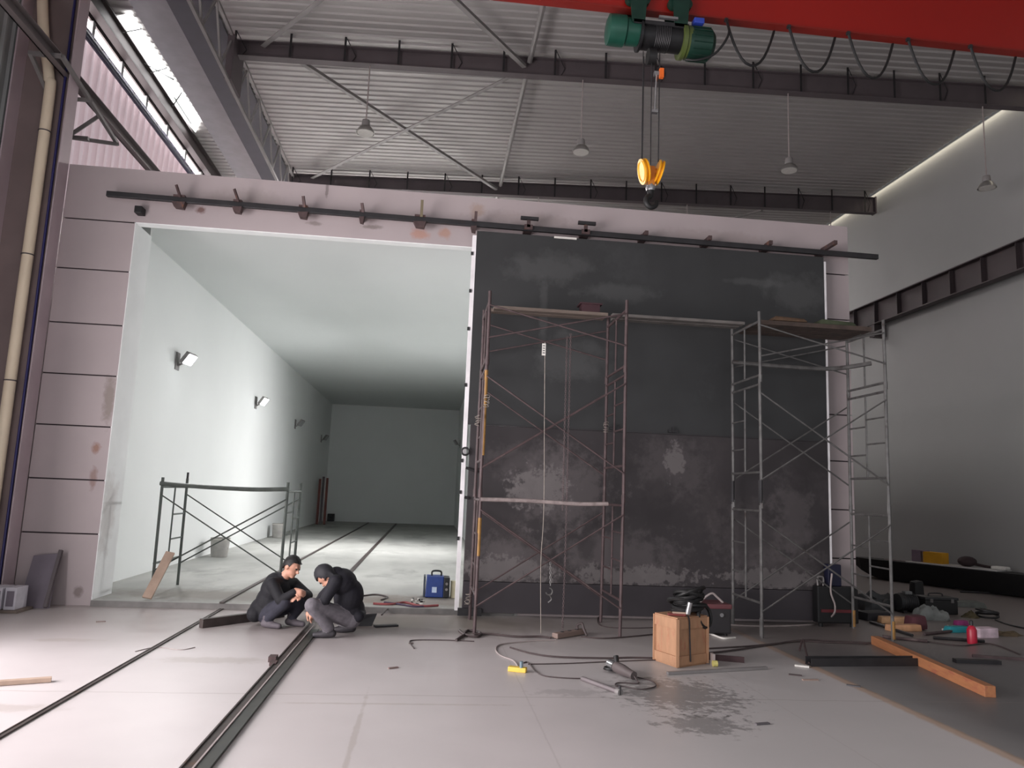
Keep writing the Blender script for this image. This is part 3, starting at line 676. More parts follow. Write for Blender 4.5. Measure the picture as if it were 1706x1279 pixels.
for i, (x, y, s, rgb, nm, lb) in enumerate(((4.75,9.6,(.5,.25,.07),(92,72,56),'scrap_board','brown scrap board on the left of the galvanised tower platform'), (5.45,9.66,(.55,.3,.08),(70,78,58),'folded_tarpaulin','green-grey folded tarpaulin on the galvanised tower platform'), (5.75,9.95,(.22,.2,.16),(58,40,40),'tool_bag','dark brown bag at the right end of the galvanised tower platform'))):
    b = MB(); z = 4.106; b.hexa([(x-s[0]/2,y-s[1]/2,z),(x+s[0]/2,y-s[1]/2,z),(x+s[0]/2,y+s[1]/2,z),(x-s[0]/2,y+s[1]/2,z),(x-s[0]*.4,y-s[1]*.4,z+s[2]),(x+s[0]*.42,y-s[1]*.35,z+s[2]*.8),(x+s[0]*.35,y+s[1]*.4,z+s[2]),(x-s[0]*.42,y+s[1]*.42,z+s[2]*.9)])
    tag(b.build(nm, mat(nm+'_mat', rgb, .85, 0, .25, 14), bevel=.02, smooth=True), lb, nm.split('_')[1])
plank('catwalk', 'two-board catwalk spanning between the two scaffold towers', 2.36, 4.26, 9.78, 10.08, 4.09, mat('catwalk_grey', (104,100,97), .7, .1, .2, 6), 2, .04, 'catwalk')
T0 = scaffold('low_scaffold', 'single low scaffold frame inside the chamber opening, left of the workers', -3.73, -2.0, 11.2, 12.3, .075, 1, M_grn, top_half=False, H=1.55)
b = MB(); b.tube(smoothpath([(-3.75,11.17,1.6),(-3.2,11.17,1.575),(-2.5,11.17,1.565),(-1.98,11.17,1.59)]), .03, 8); b.build('ledger', M_grn, T0, True)
b = MB(); b.tube([(-3.73,12.3,1.6),(-3.73,12.3,1.78)], .017, 8); b.build('pin', M_dark, T0, True)
b = MB(); p = fl(244,1000,.075); q = at(284,920,11.1); b.bar(p+Vector((0,0,.03)), q, .12, .035, (0,1,0)); tag(b.build('leaning_plank', M_timber, bevel=.005), 'short pale plank leaning on the low scaffold frame', 'plank')

# hanging rope, chain and hook on tower one
t = thing('hanging_rope', 'thin pale rope with white tag hanging in the rusty tower', 'rope', (1.4,9.14,0))
a = at(908,570,9.14); c = at(902,1028,9.14)
b = MB(); b.tube(smoothpath([a, at(907,700,9.14), at(906,850,9.14), at(901,940,9.14), Vector((c.x,c.y,.03))]), .0045, 6); b.build('rope', M_rope, t, True)
b = MB(); a2 = at(906,582,9.12); b.cbox(a2,(.045,.012,.15)); tg = b.build('tag', M_paper, t)
for i in range(4):
    b = MB(); b.cbox(a2+Vector((0,-.007,.045-i*.03)),(.028,.002,.01)); b.build('print_line', M_dark, tg)
def chain(mb, p, q, link=.035):
    p = Vector(p); q = Vector(q); n = int((q-p).length/(link*.75)); d = (q-p)/n
    for i in range(n):
        c0 = p+d*(i+.5); nr = Vector((1,0,0)) if i % 2 else Vector((0,1,0))
        u = d.normalized(); sd = nr.cross(u)*.009
        mb.tube([c0-u*link*.45-sd, c0-u*link*.45+sd, c0+u*link*.45+sd, c0+u*link*.45-sd, c0-u*link*.45-sd], .0035, 4, caps=False)
t = thing('hand_chain', 'rusty double hand chain hanging down the rusty tower', 'chain', (1.65,9.15,0))
b = MB(); chain(b, at(945,560,9.15), at(937,850,9.15)); b.build('chain_run', M_rusty, t)
b = MB(); chain(b, at(951,556,9.15), at(942,920,9.15)); chain(b, at(942,920,9.15), at(937,1048,9.15)); b.build('chain_run', M_rusty, t)
t = thing('chain_hook', 'small hook on a short chain hanging from the tower brace', 'hook', (1.5,9.1,.6))
b = MB(); chain(b, at(917,936,9.14), at(917,975,9.14)); b.build('chain_run', M_galv, t)
a = at(915,985,9.14)
b = MB(); b.torus(a,(0,1,0),.04,.009,14,6,-.8,3.6); b.tube(smoothpath([a+Vector((0,0,-.03)),a+Vector((.03,0,-.09)),a+Vector((-.01,0,-.13))]), .009, 6); b.build('hook', M_galv, t, True)

# ================================================================== CHAMBER FITTINGS
M_lens = emit('flood_lens_lit', (245,250,255), 14)
M_lensoff = mat('flood_lens_off', (150,152,154), .3)
def flood(X, Y, z, side, lit, label, group=None):
    t = thing('wall_floodlight', label, 'lamp', (X,Y,z), group)
    s = side
    b = MB(); b.box(min(X,X+s*.02),max(X,X+s*.02),Y-.1,Y+.1,z-.18,z+.14); b.build('wall_plate', M_steel, t)
    b = MB(); b.bar((X+s*.02,Y,z-.1),(X+s*.16,Y,z-.02),.03,.03); b.build('bracket', M_steel, t)
    c = Vector((X+s*.22,Y,z+.02)); n = Vector((s*.85,-.12,-.58)).normalized()
    Mr = n.to_track_quat('Z','Y').to_matrix()
    b = MB(); b.cbox(c-n*.03,(.34,.24,.07),Mr); b.build('housing', M_steel, t, bevel=.01)
    b = MB(); b.cbox(c+n*.012,(.3,.2,.016),Mr); b.build('lens', M_lens if lit else M_lensoff, t)
    if lit:
        l = bpy.data.lights.new('flood_beam', 'AREA'); l.shape = 'RECTANGLE'; l.size = .3; l.size_y = .2; l.energy = lit; l.color = (1,.97,.975); l.spread = radians(128)
        o = bpy.data.objects.new('flood_beam', l); col.objects.link(o); o.parent = t; o.location = (c+n*.03)-WL[t.name]
        o.rotation_euler = n.to_track_quat('-Z','Y').to_euler()
PW = 115
flood(-4.7, 14.2, 3.83, 1, 80, 'lit floodlight on the left chamber wall nearest the opening')
flood(-4.7, 20.6, 3.8, 1, 140, 'second lit floodlight along the left chamber wall')
flood(-4.7, 26.7, 3.76, 1, 0, 'unlit floodlight, third along the left chamber wall')
flood(-4.7, 33.2, 3.7, 1, 0, 'unlit floodlight nearest the dark chamber back wall, on the left')
flood(1.3, 14.2, 3.8, -1, 40, 'lit floodlight on the right chamber wall hidden behind the door')
flood(1.3, 20.6, 3.8, -1, 160, 'lit floodlight deeper on the right chamber wall behind the door')
flood(1.3, 33.2, 3.75, -1, 0, 'small unlit floodlight on the right chamber wall near the back')
def bucket(p, r, h, label, mt):
    t = thing('bucket', label, 'bucket', p); x, y, z = p
    b = MB(); b.lathe([(r*.82,0),(r*.85,.02),(r,h),(r*1.04,h),(r*.94,h),(r*.8,.04)], p, (0,0,1), 20); b.build('body', mt, t, True)
    b = MB(); b.torus((x,y,z+h*.93),(0,0,1),r*1.02,.01,20,6); b.build('rim', M_paper, t, True)
    b = MB(); pts = [(x+r*cos(a),y-.02,z+h*.9-r*.5*sin(a)*.6) for a in [pi*i/10 for i in range(11)]]; b.tube(pts, .006, 5); b.build('handle', M_steel, t)
M_bk = mat('bucket_grey', (168,166,162), .6, 0, .15, 6, 0, (120,116,112), .58)
bucket((-4.35,17.0,.075), .2, .4, 'larger pale grey bucket against the left chamber wall behind the low scaffold', M_bk)
bucket((-4.4,23.6,.075), .18, .42, 'smaller grey bucket further along the left chamber wall', M_bk)
t = thing('steel_section_stack', 'bundle of red-brown steel sections standing against the left chamber wall', 'steel bundle', (-4.45,33,.075))
for i, (dx, h, ln) in enumerate(((0,1.85,.1),(.14,1.95,.08),(.3,1.9,.1))):
    b = MB(); b.bar((-4.5+dx,32.4,.08),(-4.58+dx,33.0,.08+h),.1,.16); b.build('section', mat('section_red', (112,62,58), .6, .1, .2, 3) if i != 1 else M_rust, t)
b = MB(); b.box(-4.5,-4.2,35.6,35.9,.075,.42); b.box(-4.42,-4.28,35.55,35.62,.2,.34); tag(b.build('junction_box', M_dark, bevel=.02), 'small black box at the foot of the dark chamber back wall', 'box')

# ================================================================== FLOOR THINGS
def cable(label, pts, r=.009, mt=M_cable, z=0, name='cable'):
    P = [fl(x, y, z+r) if len(q) == 0 else Vector((fl(x, y).x, fl(x, y).y, q[0]+r)) for x, y, *q in pts]
    b = MB(); b.tube(smoothpath(P, 6), r, 6); return tag(b.build(name, mt, smooth=True), label, 'cable')
cable('dark double cable from the rusty tower foot to the extension socket', [(790,1056),(820,1056),(860,1060),(900,1060),(918,1062)], .014)
cable('thin cable looping left of the extension socket', [(925,1066),(880,1068),(835,1073),(826,1082),(835,1092),(855,1100),(863,1110)], .007, M_cablep)
cable('long dark cable curving from the tower foot to the wooden box', [(850,1078),(885,1088),(930,1094),(1010,1096),(1050,1095),(1092,1096)], .010)
cable('thin straight cable from the yellow plug to the wooden box', [(880,1106),(940,1105),(1010,1102),(1060,1100),(1092,1099)], .006)
cable('thin cable from the yellow plug to the grinder tube', [(872,1104),(880,1103),(890,1115),(905,1125),(940,1129),(970,1130)], .006)
cable('dark cable running past the socket behind the box', [(968,1060),(1000,1063),(1040,1061),(1092,1056)], .009)
cable('loop of dark cable between the rear tower legs', [(1000,1020),(996,1036),(1010,1044),(1050,1046),(1092,1045)], .007)
cable('pale coiled cable on the floor right of the wooden box', [(1172,1052),(1190,1058),(1205,1063),(1225,1062)], .012, M_paper)
cable('long dark cable on the floor from box toward the galvanised tower', [(1175,1088),(1220,1083),(1280,1074),(1340,1066),(1400,1068),(1470,1072)], .012)
cable('second dark cable under the galvanised tower', [(1180,1080),(1260,1075),(1330,1068),(1380,1070),(1445,1072)], .010)
cable('grey cable crossing toward the right end of the floor', [(1540,1068),(1600,1075),(1650,1072),(1700,1090)], .009)
b = MB(); b.tube(smoothpath([at(1386,955,10.2), at(1384,985,10.2), at(1391,1008,10.2), at(1388,1024,10.15), fl(1370,1036,.012), fl(1340,1041,.012), fl(1270,1043,.012), fl(1200,1040,.012)], 6), .012, 6)
tag(b.build('cable', M_cablep, smooth=True), 'pale flex falling beside the door to the floor', 'cable')
cable('thin scattered wire on the bright floor left of the workers', [(225,1085),(260,1078),(300,1082),(325,1078)], .004, M_cablep)
cable('red hose lying inside the chamber by the blue welder', [(622,1005),(650,1006),(675,1003),(700,1009),(730,1008)], .016, M_cabler, .075)
cable('dark purple hose under the red hose', [(640,1003),(665,1006),(690,1010),(715,1009)], .013, mat('hose_purple', (74,60,84), .6), .075)
cable('brown cable end splaying in front of the red hose', [(655,1009),(645,1015),(640,1020),(636,1024)], .011, M_cable, .04)
cable('grey cable looping behind the right worker', [(600,993),(625,990),(645,994),(635,999)], .012, M_cable, .075)
cable('tangled dark cable at the foot of the rusty tower', [(765,1050),(775,1057),(795,1060),(800,1054),(780,1050),(772,1058),(760,1066)], .016)
cable('thin cable running from tower foot along the floor to the left', [(790,1068),(740,1066),(690,1066),(683,1070),(690,1080)], .006)

# wooden crate-like box with things on it
t = thing('wooden_box', 'light brown wooden box standing on the floor before the door', 'box', (2.68,7.85,0))
A = [Vector((2.43,7.92,0)), Vector((2.56,7.58,0)), Vector((2.95,7.80,0)), Vector((2.82,8.14,0))]
H = .47
ctr = sum(A, Vector())/4
b = MB(); I_ = [ctr+(p-ctr)*.97 for p in A]; b.hexa(I_+[p+Vector((0,0,H-.01)) for p in I_]); body = b.build('body', M_card, t)
for i in range(4):
    p, q = A[i], A[(i+1) % 4]; d = (q-p).normalized(); n = Vector((d.y,-d.x,0))
    for z0, z1 in ((.02,.11),(H-.1,H)):
        b = MB(); b.bar(p+n*.004+Vector((0,0,(z0+z1)/2)), q+n*.004+Vector((0,0,(z0+z1)/2)), .014, z1-z0); b.build('batten', M_card, t)
    b = MB(); b.bar(p+Vector((0,0,.01)), p+Vector((0,0,H)), .03, .03, (1,0,0)); b.build('corner_post', M_card, t)
b = MB(); b.hexa([p+Vector((0,0,H)) for p in A]+[p+Vector((0,0,H+.012)) for p in A]); b.build('lid', M_card, t)
t = thing('cable_coil', 'coil of thick black cable heaped on the wooden box', 'cable', (2.76,7.92,H))
for i in range(12):
    b = MB(); c = Vector((2.79+R.uniform(-.03,.03),7.93+R.uniform(-.03,.03),H+.05+i*.016)); b.torus(c,(R.uniform(-.35,.35),R.uniform(-.35,.35),1),.15+R.uniform(-.04,.035),.021,20,7); b.build('turn', M_black, t, True)
b = MB(); b.torus((2.93,7.82,H-.0),(.6,-.8,.2),.11,.02,20,7); b.build('turn', M_black, t, True)
b = MB(); b.cyl((2.70,7.68,H+.04),(2.72,7.66,H+.16),.028,n=12); b.build('cable_plug', M_chrome, t, True)
b = MB(); b.tube(smoothpath([(2.68,7.62,H+.03),(2.7,7.63,H-.02),(2.71,7.645,.3),(2.72,7.645,.05)]), .008, 6); b.build('hanging_end', M_dark, t, True)
t = thing('angle_brush', 'small maroon hand brush on the edge of the wooden box', 'brush', (2.58,7.75,H))
b = MB(); b.bar((2.5,7.72,H+.03),(2.68,7.68,H+.03),.05,.025); b.build('handle', mat('brush_maroon', (110,48,44), .6), t, bevel=.008)
b = MB(); b.bar((2.55,7.71,H+.045),(2.68,7.68,H+.045),.04,.02); b.build('bristles', M_timber, t)
t = thing('welding_machine', 'dark red and black box machine behind the wooden box', 'machine', (3.72,9.6,0))
b = MB(); b.box(3.45,3.85,9.35,9.75,.03,.36); b.build('body', mat('machine_black', (36,34,36), .5), t, bevel=.02)
b = MB(); b.box(3.44,3.86,9.34,9.76,.33,.39); b.build('lid', mat('machine_maroon', (96,54,58), .5), t, bevel=.015)
b = MB(); b.tube(smoothpath([(3.5,9.5,.39),(3.58,9.5,.46),(3.66,9.5,.5),(3.72,9.5,.46),(3.8,9.5,.39)]), .014, 8); b.build('handle', M_cablep, t, True)
b = MB(); b.cyl((3.72,9.33,.26),(3.72,9.35,.26),.025,n=12); b.build('knob', M_chrome, t, True)
for x in (3.5,3.8):
    for y in (9.42,9.68):
        b = MB(); b.cyl((x,y,0),(x,y,.035),.025,n=10); b.build('foot', M_black, t)
t = thing('blue_welder', 'blue portable welder with carry handle inside the chamber opening', 'machine', (.22,11.7,.075))
b = MB(); x0, x1, y0, y1 = .04, .31, 11.55, 11.85; z0 = .085; h = .3
b.hexa([(x0,y0,z0),(x1,y0,z0),(x1,y1,z0),(x0,y1,z0),(x0+.015,y0+.015,z0+h),(x1,y0+.015,z0+h),(x1,y1,z0+h),(x0+.015,y1,z0+h)]); b.build('body', mat('welder_blue', (36,62,130), .4, 0, .15, 10), t, bevel=.012)
b = MB(); b.box(x1,x1+.09,y0-.005,y1,z0,z0+h-.01); b.build('front_panel', mat('welder_black', (34,36,40), .5), t, bevel=.01)
b = MB(); b.box(x0-.03,x0,y0,y1,z0,z0+h); b.build('rear_panel', mat('welder_slate', (58,66,78), .5), t, bevel=.01)
b = MB(); b.box(.14,.21,y0-.006,y0+.01,z0+.07,z0+.15); b.build('sticker', mat('sticker_pale_blue', (196,214,236), .5), t)
b = MB(); b.tube(smoothpath([(.13,11.7,z0+h),(.13,11.7,z0+h+.05),(.16,11.7,z0+h+.07),(.24,11.7,z0+h+.07),(.27,11.7,z0+h+.05),(.27,11.7,z0+h)]), .014, 8); b.build('handle', M_black, t, True)
for z in (.12,.2):
    b = MB(); b.cyl((x1+.045,y0-.02,z0+z),(x1+.045,y0,z0+z),.02,n=12); b.build('socket', M_steel, t, True)
for (x, y) in ((.07,11.6),(.36,11.6),(.07,11.8),(.36,11.8)):
    b = MB(); b.cyl((x,y,.073),(x,y,.09),.018,n=10); b.build('foot', M_black, t)
b = MB(); b.box(.42,.5,11.6,11.72,.075,.32); tag(b.build('rod_packet', mat('packet_cream', (206,200,170), .7), bevel=.004), 'cream packet of welding rods beside the blue welder', 'packet')
R2 = random.Random(3)
for i in range(16):
    p = fl(R2.uniform(680,706), R2.uniform(998,1008), .075); b = MB(); s = R2.uniform(.012,.03)
    b.cbox(p+Vector((0,0,s*.4)),(s*1.6,s,s*.8),Matrix.Rotation(R2.uniform(0,3),3,'Z')); tag(b.build('rubble_chip', M_paper if i % 3 else M_dark, bevel=.003), 'pale rubble chip in the small heap left of the blue welder', 'rubble', 'rubble chips by the welder')

# extension socket, yellow plug, grinder, tube, bars
t = thing('extension_socket', 'grey-brown extension socket bar lying near the rusty tower', 'socket', (1.75,9.15,0))
p, q = fl(924,1064), fl(972,1056); d = (q-p).normalized()
b = MB(); b.bar(p+Vector((0,0,.035)), q+Vector((0,0,.035)), .09, .06); b.build('body', mat('socket_brown', (128,110,102), .6), t, bevel=.01)
for i in range(3):
    c = p+(q-p)*(.25+.25*i); b = MB(); b.cyl(c+Vector((0,0,.062)), c+Vector((0,0,.07)), .022, n=10); b.build('outlet', M_dark, t)
c = p+(q-p)*.78; b = MB(); b.tube(smoothpath([c+Vector((0,0,.07)), c+Vector((0,0,.12)), c+Vector((.05,-.02,.14)), c+Vector((.07,-.04,.08)), c+Vector((.1,-.08,.01))]), .015, 8); b.build('plug_lead', M_cable, t, True)
t = thing('yellow_plug', 'yellow coupling plug with upright grey connector on the floor', 'plug', (.93,7.32,0))
p, q = fl(847,1117), fl(877,1120)
b = MB(); b.bar(p+Vector((0,0,.022)), q+Vector((0,0,.022)), .07, .044); b.build('body', mat('plug_yellow', (226,192,84), .5), t, bevel=.008)
b = MB(); b.tube([q+Vector((-.05,0,.04)), q+Vector((-.05,0,.1))], .017, 10); b.build('connector', mat('plug_greyblue', (110,130,140), .5), t, True)
t = thing('angle_grinder', 'grey angle grinder lying on the floor with its disc to the left', 'grinder', (1.93,7.3,0))
p, q = fl(1022,1121)+Vector((0,0,.07)), fl(1056,1134)+Vector((0,0,.045)); d = (q-p).normalized()
b = MB(); b.tube([p+(q-p)*s for s in (.12,.2,.5,.85,1)], lambda s: (.05 if s < .3 else .052 if s < .7 else .038), 12); b.build('body', mat('grinder_grey', (86,78,78), .5), t, True)
b = MB(); b.tube([p+d*.03, p-d*.07], .05, 12, .042); b.build('gear_head', M_chrome, t, True)
c = p-d*.04; b = MB(); b.cyl(c+Vector((0,0,-.05)), c+Vector((0,0,-.042)), .075, n=24); b.cyl(c+Vector((0,0,-.05)), c+Vector((0,0,0)), .02, n=12); b.build('disc', M_dark, t, True)
b = MB(); b.torus(c+Vector((0,0,-.035)),(0,0,1),.06,.012,16,6,1.2,4.4); b.build('guard', M_black, t, True)
b = MB(); b.tube([p+d*.06, p+d*.06+Vector((.0,.06,.09))], .022, 10, .026); b.build('side_handle', M_black, t, True)
b = MB(); b.tube(smoothpath([q, q+d*.05+Vector((0,0,-.03)), fl(1062,1138,.008), fl(1030,1137,.008), fl(1026,1142,.008), fl(1040,1143,.008), fl(1067,1148,.008), fl(1092,1143,.008), fl(1085,1134,.008), fl(1062,1128,.008)]), .006, 6); b.build('cord', M_cable, t, True)
t = thing('steel_tube', 'short steel tube with bolted end lying before the grinder', 'tube', (1.62,6.85,0))
p, q = fl(970,1130,.02), fl(1030,1152,.02)
b = MB(); b.tube([p, q], .021, 12); b.build('tube', mat('tube_lilac', (118,111,113), .45, .3), t, True)
b = MB(); b.tube([q-(q-p)*.03, q+(q-p)*.06], .03, 10); b.build('coupler', M_steel, t, True)
b = MB(); b.tube([q+(q-p)*.04+Vector((0,0,-.02)), q+(q-p)*.04+Vector((0,0,.055))], .012, 8); b.build('bolt', M_dark, t, True)
p, q = fl(1112,1121,.015), fl(1277,1112,.015); b = MB(); b.bar(p, q, .035, .025); tag(b.build('steel_bar', M_steel), 'thin grey steel bar on the floor in front of the wooden box', 'steel bar')
p, q = fl(1180,1094,.03), fl(1240,1099,.03); b = MB(); b.bar(p, q, .012, .06); b.bar(p+Vector((0,.03,-.025)), q+Vector((0,.03,-.025)), .06, .01); tag(b.build('angle_offcut', mat('angle_maroon', (70,50,52), .6, .2)), 'short dark steel angle lying right of the wooden box', 'steel angle')
t = thing('roller_fitting', 'small yellow roller on a grey bracket at the box corner', 'roller', (2.97,7.73,0))
b = MB(); b.cyl((2.965,7.68,.03),(3.01,7.68,.03),.03,n=14); b.build('roller', mat('roller_cream', (206,196,120), .5), t, True)
b = MB(); b.box(2.97,2.995,7.69,7.76,.0,.12); b.build('bracket', M_cablep, t)
# long steel section, timbers on the right
t = thing('steel_channel', 'long dark steel channel lying on the right of the floor', 'steel channel', (5.2,7.95,0))
p, q = fl(1347,1108), fl(1528,1107)
b = MB(); b.bar(p+Vector((0,0,.006)), q+Vector((0,0,.006)), .12, .012); b.build('web', M_dark, t)
b = MB(); b.bar(p+Vector((0,-.06,.04)), q+Vector((0,-.06,.04)), .012, .08); b.build('flange', M_dark, t)
b = MB(); b.bar(p+Vector((0,.06,.04)), q+Vector((0,.06,.04)), .012, .08); b.build('flange', M_dark, t)
p, q = fl(1590,1100,.02), fl(1665,1103,.02); b = MB(); b.bar(p, q, .08, .04); tag(b.build('steel_flat', M_dark), 'dark flat steel bar right of the orange timber', 'steel bar')
p, q = fl(1620,1092,.015), fl(1706,1098,.015); b = MB(); b.bar(p, q, .03, .03); tag(b.build('steel_rod', M_rusty), 'thin rusty rod by the right edge of the picture', 'rod')
p, q = fl(1458,1066,.05), fl(1650,1152,.05); b = MB(); b.bar(p, q, .1, .1); tag(b.build('orange_timber', M_orange, bevel=.006), 'orange-brown squared timber lying diagonally on the right floor', 'timber')
p, q = fl(0,1141,.02)+Vector((-.35,-.06,0)), fl(86,1131,.02); b = MB(); b.bar(p, q, .06, .035); tag(b.build('wood_batten', M_timber, bevel=.004), 'pale wooden batten at the left edge of the bright floor', 'timber')
t = thing('steel_hollow_section', 'dark rectangular steel section lying behind the left worker', 'steel section', (-2,9.3,0))
p, q = fl(334,1046), fl(440,1030); b = MB(); b.bar(p+Vector((0,0,.05)), q+Vector((.2,.15,.05)), .07, .1); b.build('section', M_darkrail, t, bevel=.006)
t = thing('bent_plate', 'bent dark steel plate lying right of the right worker', 'steel plate', (-.55,9.35,0))
p = fl(592,1043); q = fl(620,1041); 
b = MB(); b.hexa([p+Vector((-.1,-.02,0)),q+Vector((0,-.06,0)),q+Vector((0,.12,0)),p+Vector((-.1,.14,0)),p+Vector((-.1,-.02,.12)),q+Vector((.05,-.02,.13)),q+Vector((.05,-.0,.14)),p+Vector((-.1,0,.13))]); b.build('plate', M_dark, t)
p, q = fl(624,1043,.012), fl(662,1041,.012); b = MB(); b.bar(p, q, .08, .02); tag(b.build('scrap_strip', M_dark), 'flat dark scrap strip on the floor right of the workers', 'scrap')
cable('rusty bent rod sticking up near the long channel', [(1332,1085,.0),(1338,1082,.1),(1342,1092,.06),(1348,1107,0)], .012, M_rusty, 0, 'bent_rod')
b = MB(); p = fl(1336,1109,.01); b.cbox(p,(.14,.05,.016),Matrix.Rotation(-.5,3,'Z')); tag(b.build('white_offcut', M_paper), 'white flat offcut at the end of the long channel', 'offcut')
for i, (x, y, ln, rgb, lb) in enumerate(((1325,1124,.12,(70,60,60),'dark metal scrap beside the floor colour edge'), (1350,1132,.16,(150,130,120),'pale metal scrap beside the floor colour edge'), (1422,1142,.12,(80,80,84),'grey metal scrap on the floor colour edge'), (685,1071,.05,(100,90,86),'tiny pebble of scrap on the floor right of the workers'), (655,1112,.1,(120,100,96),'thin brown splinter on the bright floor below the workers'), (168,1035,.1,(130,116,112),'thin splinter on the bright floor near the chamber step'), (1270,1205,.12,(90,86,90),'dark splinter in the grey foreground'))):
    p = fl(x, y, .006); b = MB(); b.cbox(p,(ln,.03,.01),Matrix.Rotation(R.uniform(-.6,.6),3,'Z')); tag(b.build('scrap_piece', mat('scrap%d' % i, rgb, .7)), lb, 'scrap')

# ---- left corner: blocks and a leaning panel
for i, (x, lb) in enumerate(((-4.93,'rightmost pale concrete block at the column foot'),(-5.09,'middle pale concrete block at the column foot'),(-5.25,'leftmost pale concrete block, cut by the picture edge'))):
    t = thing('concrete_block', lb, 'block', (x,10.08,.03), 'blocks at the column foot')
    b = MB(); b.box(x-.065,x+.065,9.95,10.22,.03,.29); b.build('body', mat('block_pale', (196,192,200), .8, 0, .12, 6), t, bevel=.006)
    b = MB(); b.box(x-.042,x+.042,9.945,9.95,.07,.25); b.build('hollow', mat('block_core', (120,112,122), .9), t)
b = MB(); b.box(-5.4,-4.8,9.88,10.26,0,.03); tag(b.build('pallet_board', M_wood), 'flat board under the pale concrete blocks', 'board')
t = thing('leaning_board', 'dark purple panel leaning against the foot of the chamber front', 'panel', (-4.85,10.4,0))
b = MB(); b.hexa([(-5.0,10.3,0),(-4.64,10.3,0),(-4.64,10.33,0),(-5.0,10.33,0),(-5.0,10.53,.62),(-4.68,10.53,.66),(-4.68,10.56,.66),(-5.0,10.56,.62)]); b.build('sheet', mat('panel_purple', (116,108,118), .7, 0, .12, 3), t)
b = MB(); b.bar((-4.66,10.26,0.02),(-4.66,10.5,.7),.04,.05); b.build('edge_batten', M_rust, t)

# ---- dark machine at the foot of the door's right edge
t = thing('power_unit', 'black power unit with blue box on top at the right foot of the door', 'machine', (5.75,10.15,0))
b = MB(); b.box(5.45,6.05,10.22,10.37,.05,.55); b.build('body', mat('unit_black', (15,15,17), .5), t, bevel=.02)
b = MB(); b.box(5.62,5.82,10.24,10.36,.55,.85); b.build('blue_box', mat('unit_blue', (18,20,44), .4), t, bevel=.015)
b = MB(); b.tube(smoothpath([(5.5,10.3,.55),(5.5,10.3,.66),(5.58,10.3,.66),(5.58,10.3,.55)]), .012, 6); b.build('handle', M_steel, t, True)
b = MB(); b.box(5.5,6.0,10.21,10.22,.2,.24); b.build('trim_strip', mat('unit_red', (90,30,36), .5), t)
for x in (5.52,5.98):
    b = MB(); b.cyl((x,10.28,.0),(x,10.28,.06),.03,n=10); b.build('foot', M_black, t)

# ---- black trough by the right wall
t = thing('steel_pontoon', 'long black steel trough with swept ends along the right wall', 'trough', (11.6,16.6,0))
M_bt = mat('trough_black', (20,20,22), .5, .2, .15, 3)
def prof(s):   # outline along the length, s 0..1: position, half-width, floor height
    a = Vector((10.55,17.9,0)); c = Vector((12.1,14.2,0)); p = a+(c-a)*s
    w_ = .32*min(1, s*6+.35); zl = .28*max(0, 1-s*5)**1.5
    return p, w_, zl
b = MB(); nS = 14; dv = (Vector((12.1,14.2,0))-Vector((10.55,17.9,0))).normalized(); nn = Vector((dv.y,-dv.x,0))
rings = []
for i in range(nS+1):
    p, w_, zl = prof(i/nS)
    rings.append([p-nn*w_*.75+Vector((0,0,.03+zl)), p+nn*w_*.75+Vector((0,0,.03+zl)), p+nn*w_+Vector((0,0,.42)), p+nn*w_+Vector((0,0,.46)), p-nn*w_+Vector((0,0,.46)), p-nn*w_+Vector((0,0,.42))])
vs = [v for r_ in rings for v in r_]; fs = []
for i in range(nS):
    for k in range(6): fs.append((i*6+k, i*6+(k+1) % 6, (i+1)*6+(k+1) % 6, (i+1)*6+k))
fs.append(tuple(range(6))); fs.append(tuple(nS*6+k for k in reversed(range(6))))
b.add(vs, fs); b.build('hull', M_bt, t)
b = MB(); b.bar(Vector((10.8,17.1,.475)), Vector((11.1,16.35,.475)), .06, .03); b.build('pale_strip', M_cablep, t)
for s in (.15,.45,.8):
    p, w_, zl = prof(s); b = MB(); b.cbox(p+Vector((0,0,.02)), (.5,.08,.04)); b.build('bearer', M_wood, t)
p, w_, zl = prof(.62); b = MB(); Mr = Matrix.Rotation(math.atan2(dv.y, dv.x), 3, 'Z')
b.cbox(p+Vector((0,0,.48)), (2.0,.55,.03), Mr); tag(b.build('white_sheet', mat('sheet_white', (190,188,186), .8), bevel=.01), 'white sheet lying on the black steel trough', 'sheet')
for s, lb, nm, rgb, sz in ((.42,'lilac carton on the black trough beside the yellow carton','carton',(120,104,116),(.28,.25,.26)), (.5,'yellow carton standing on the black trough','carton',(200,146,30),(.5,.25,.24))):
    p, w_, zl = prof(s); b = MB(); b.cbox(p+Vector((0,0,.495+sz[2]/2)), sz, Mr); tag(b.build(nm, mat(nm+str(rgb[0]), rgb, .6), bevel=.01), lb, 'box')
p, w_, zl = prof(.68); b = MB(); b.ell(p+Vector((0,0,.60)), (.2,.16,.11)); b.tube(smoothpath([p+Vector((.1,0,.56)), p+Vector((.25,-.3,.52)), p+dv*.8+Vector((0,0,.515))]), .03, 8); tag(b.build('dark_bag', mat('bag_brown', (54,40,42), .8), smooth=True), 'dark brown bag with strap on the black trough', 'bag')
p, w_, zl = prof(.85); b = MB(); b.cbox(p+Vector((0,0,.53)), (.3,.2,.07), Mr); tag(b.build('clear_bottle', M_paper, bevel=.03), 'pale plastic pack on the right end of the trough', 'pack')

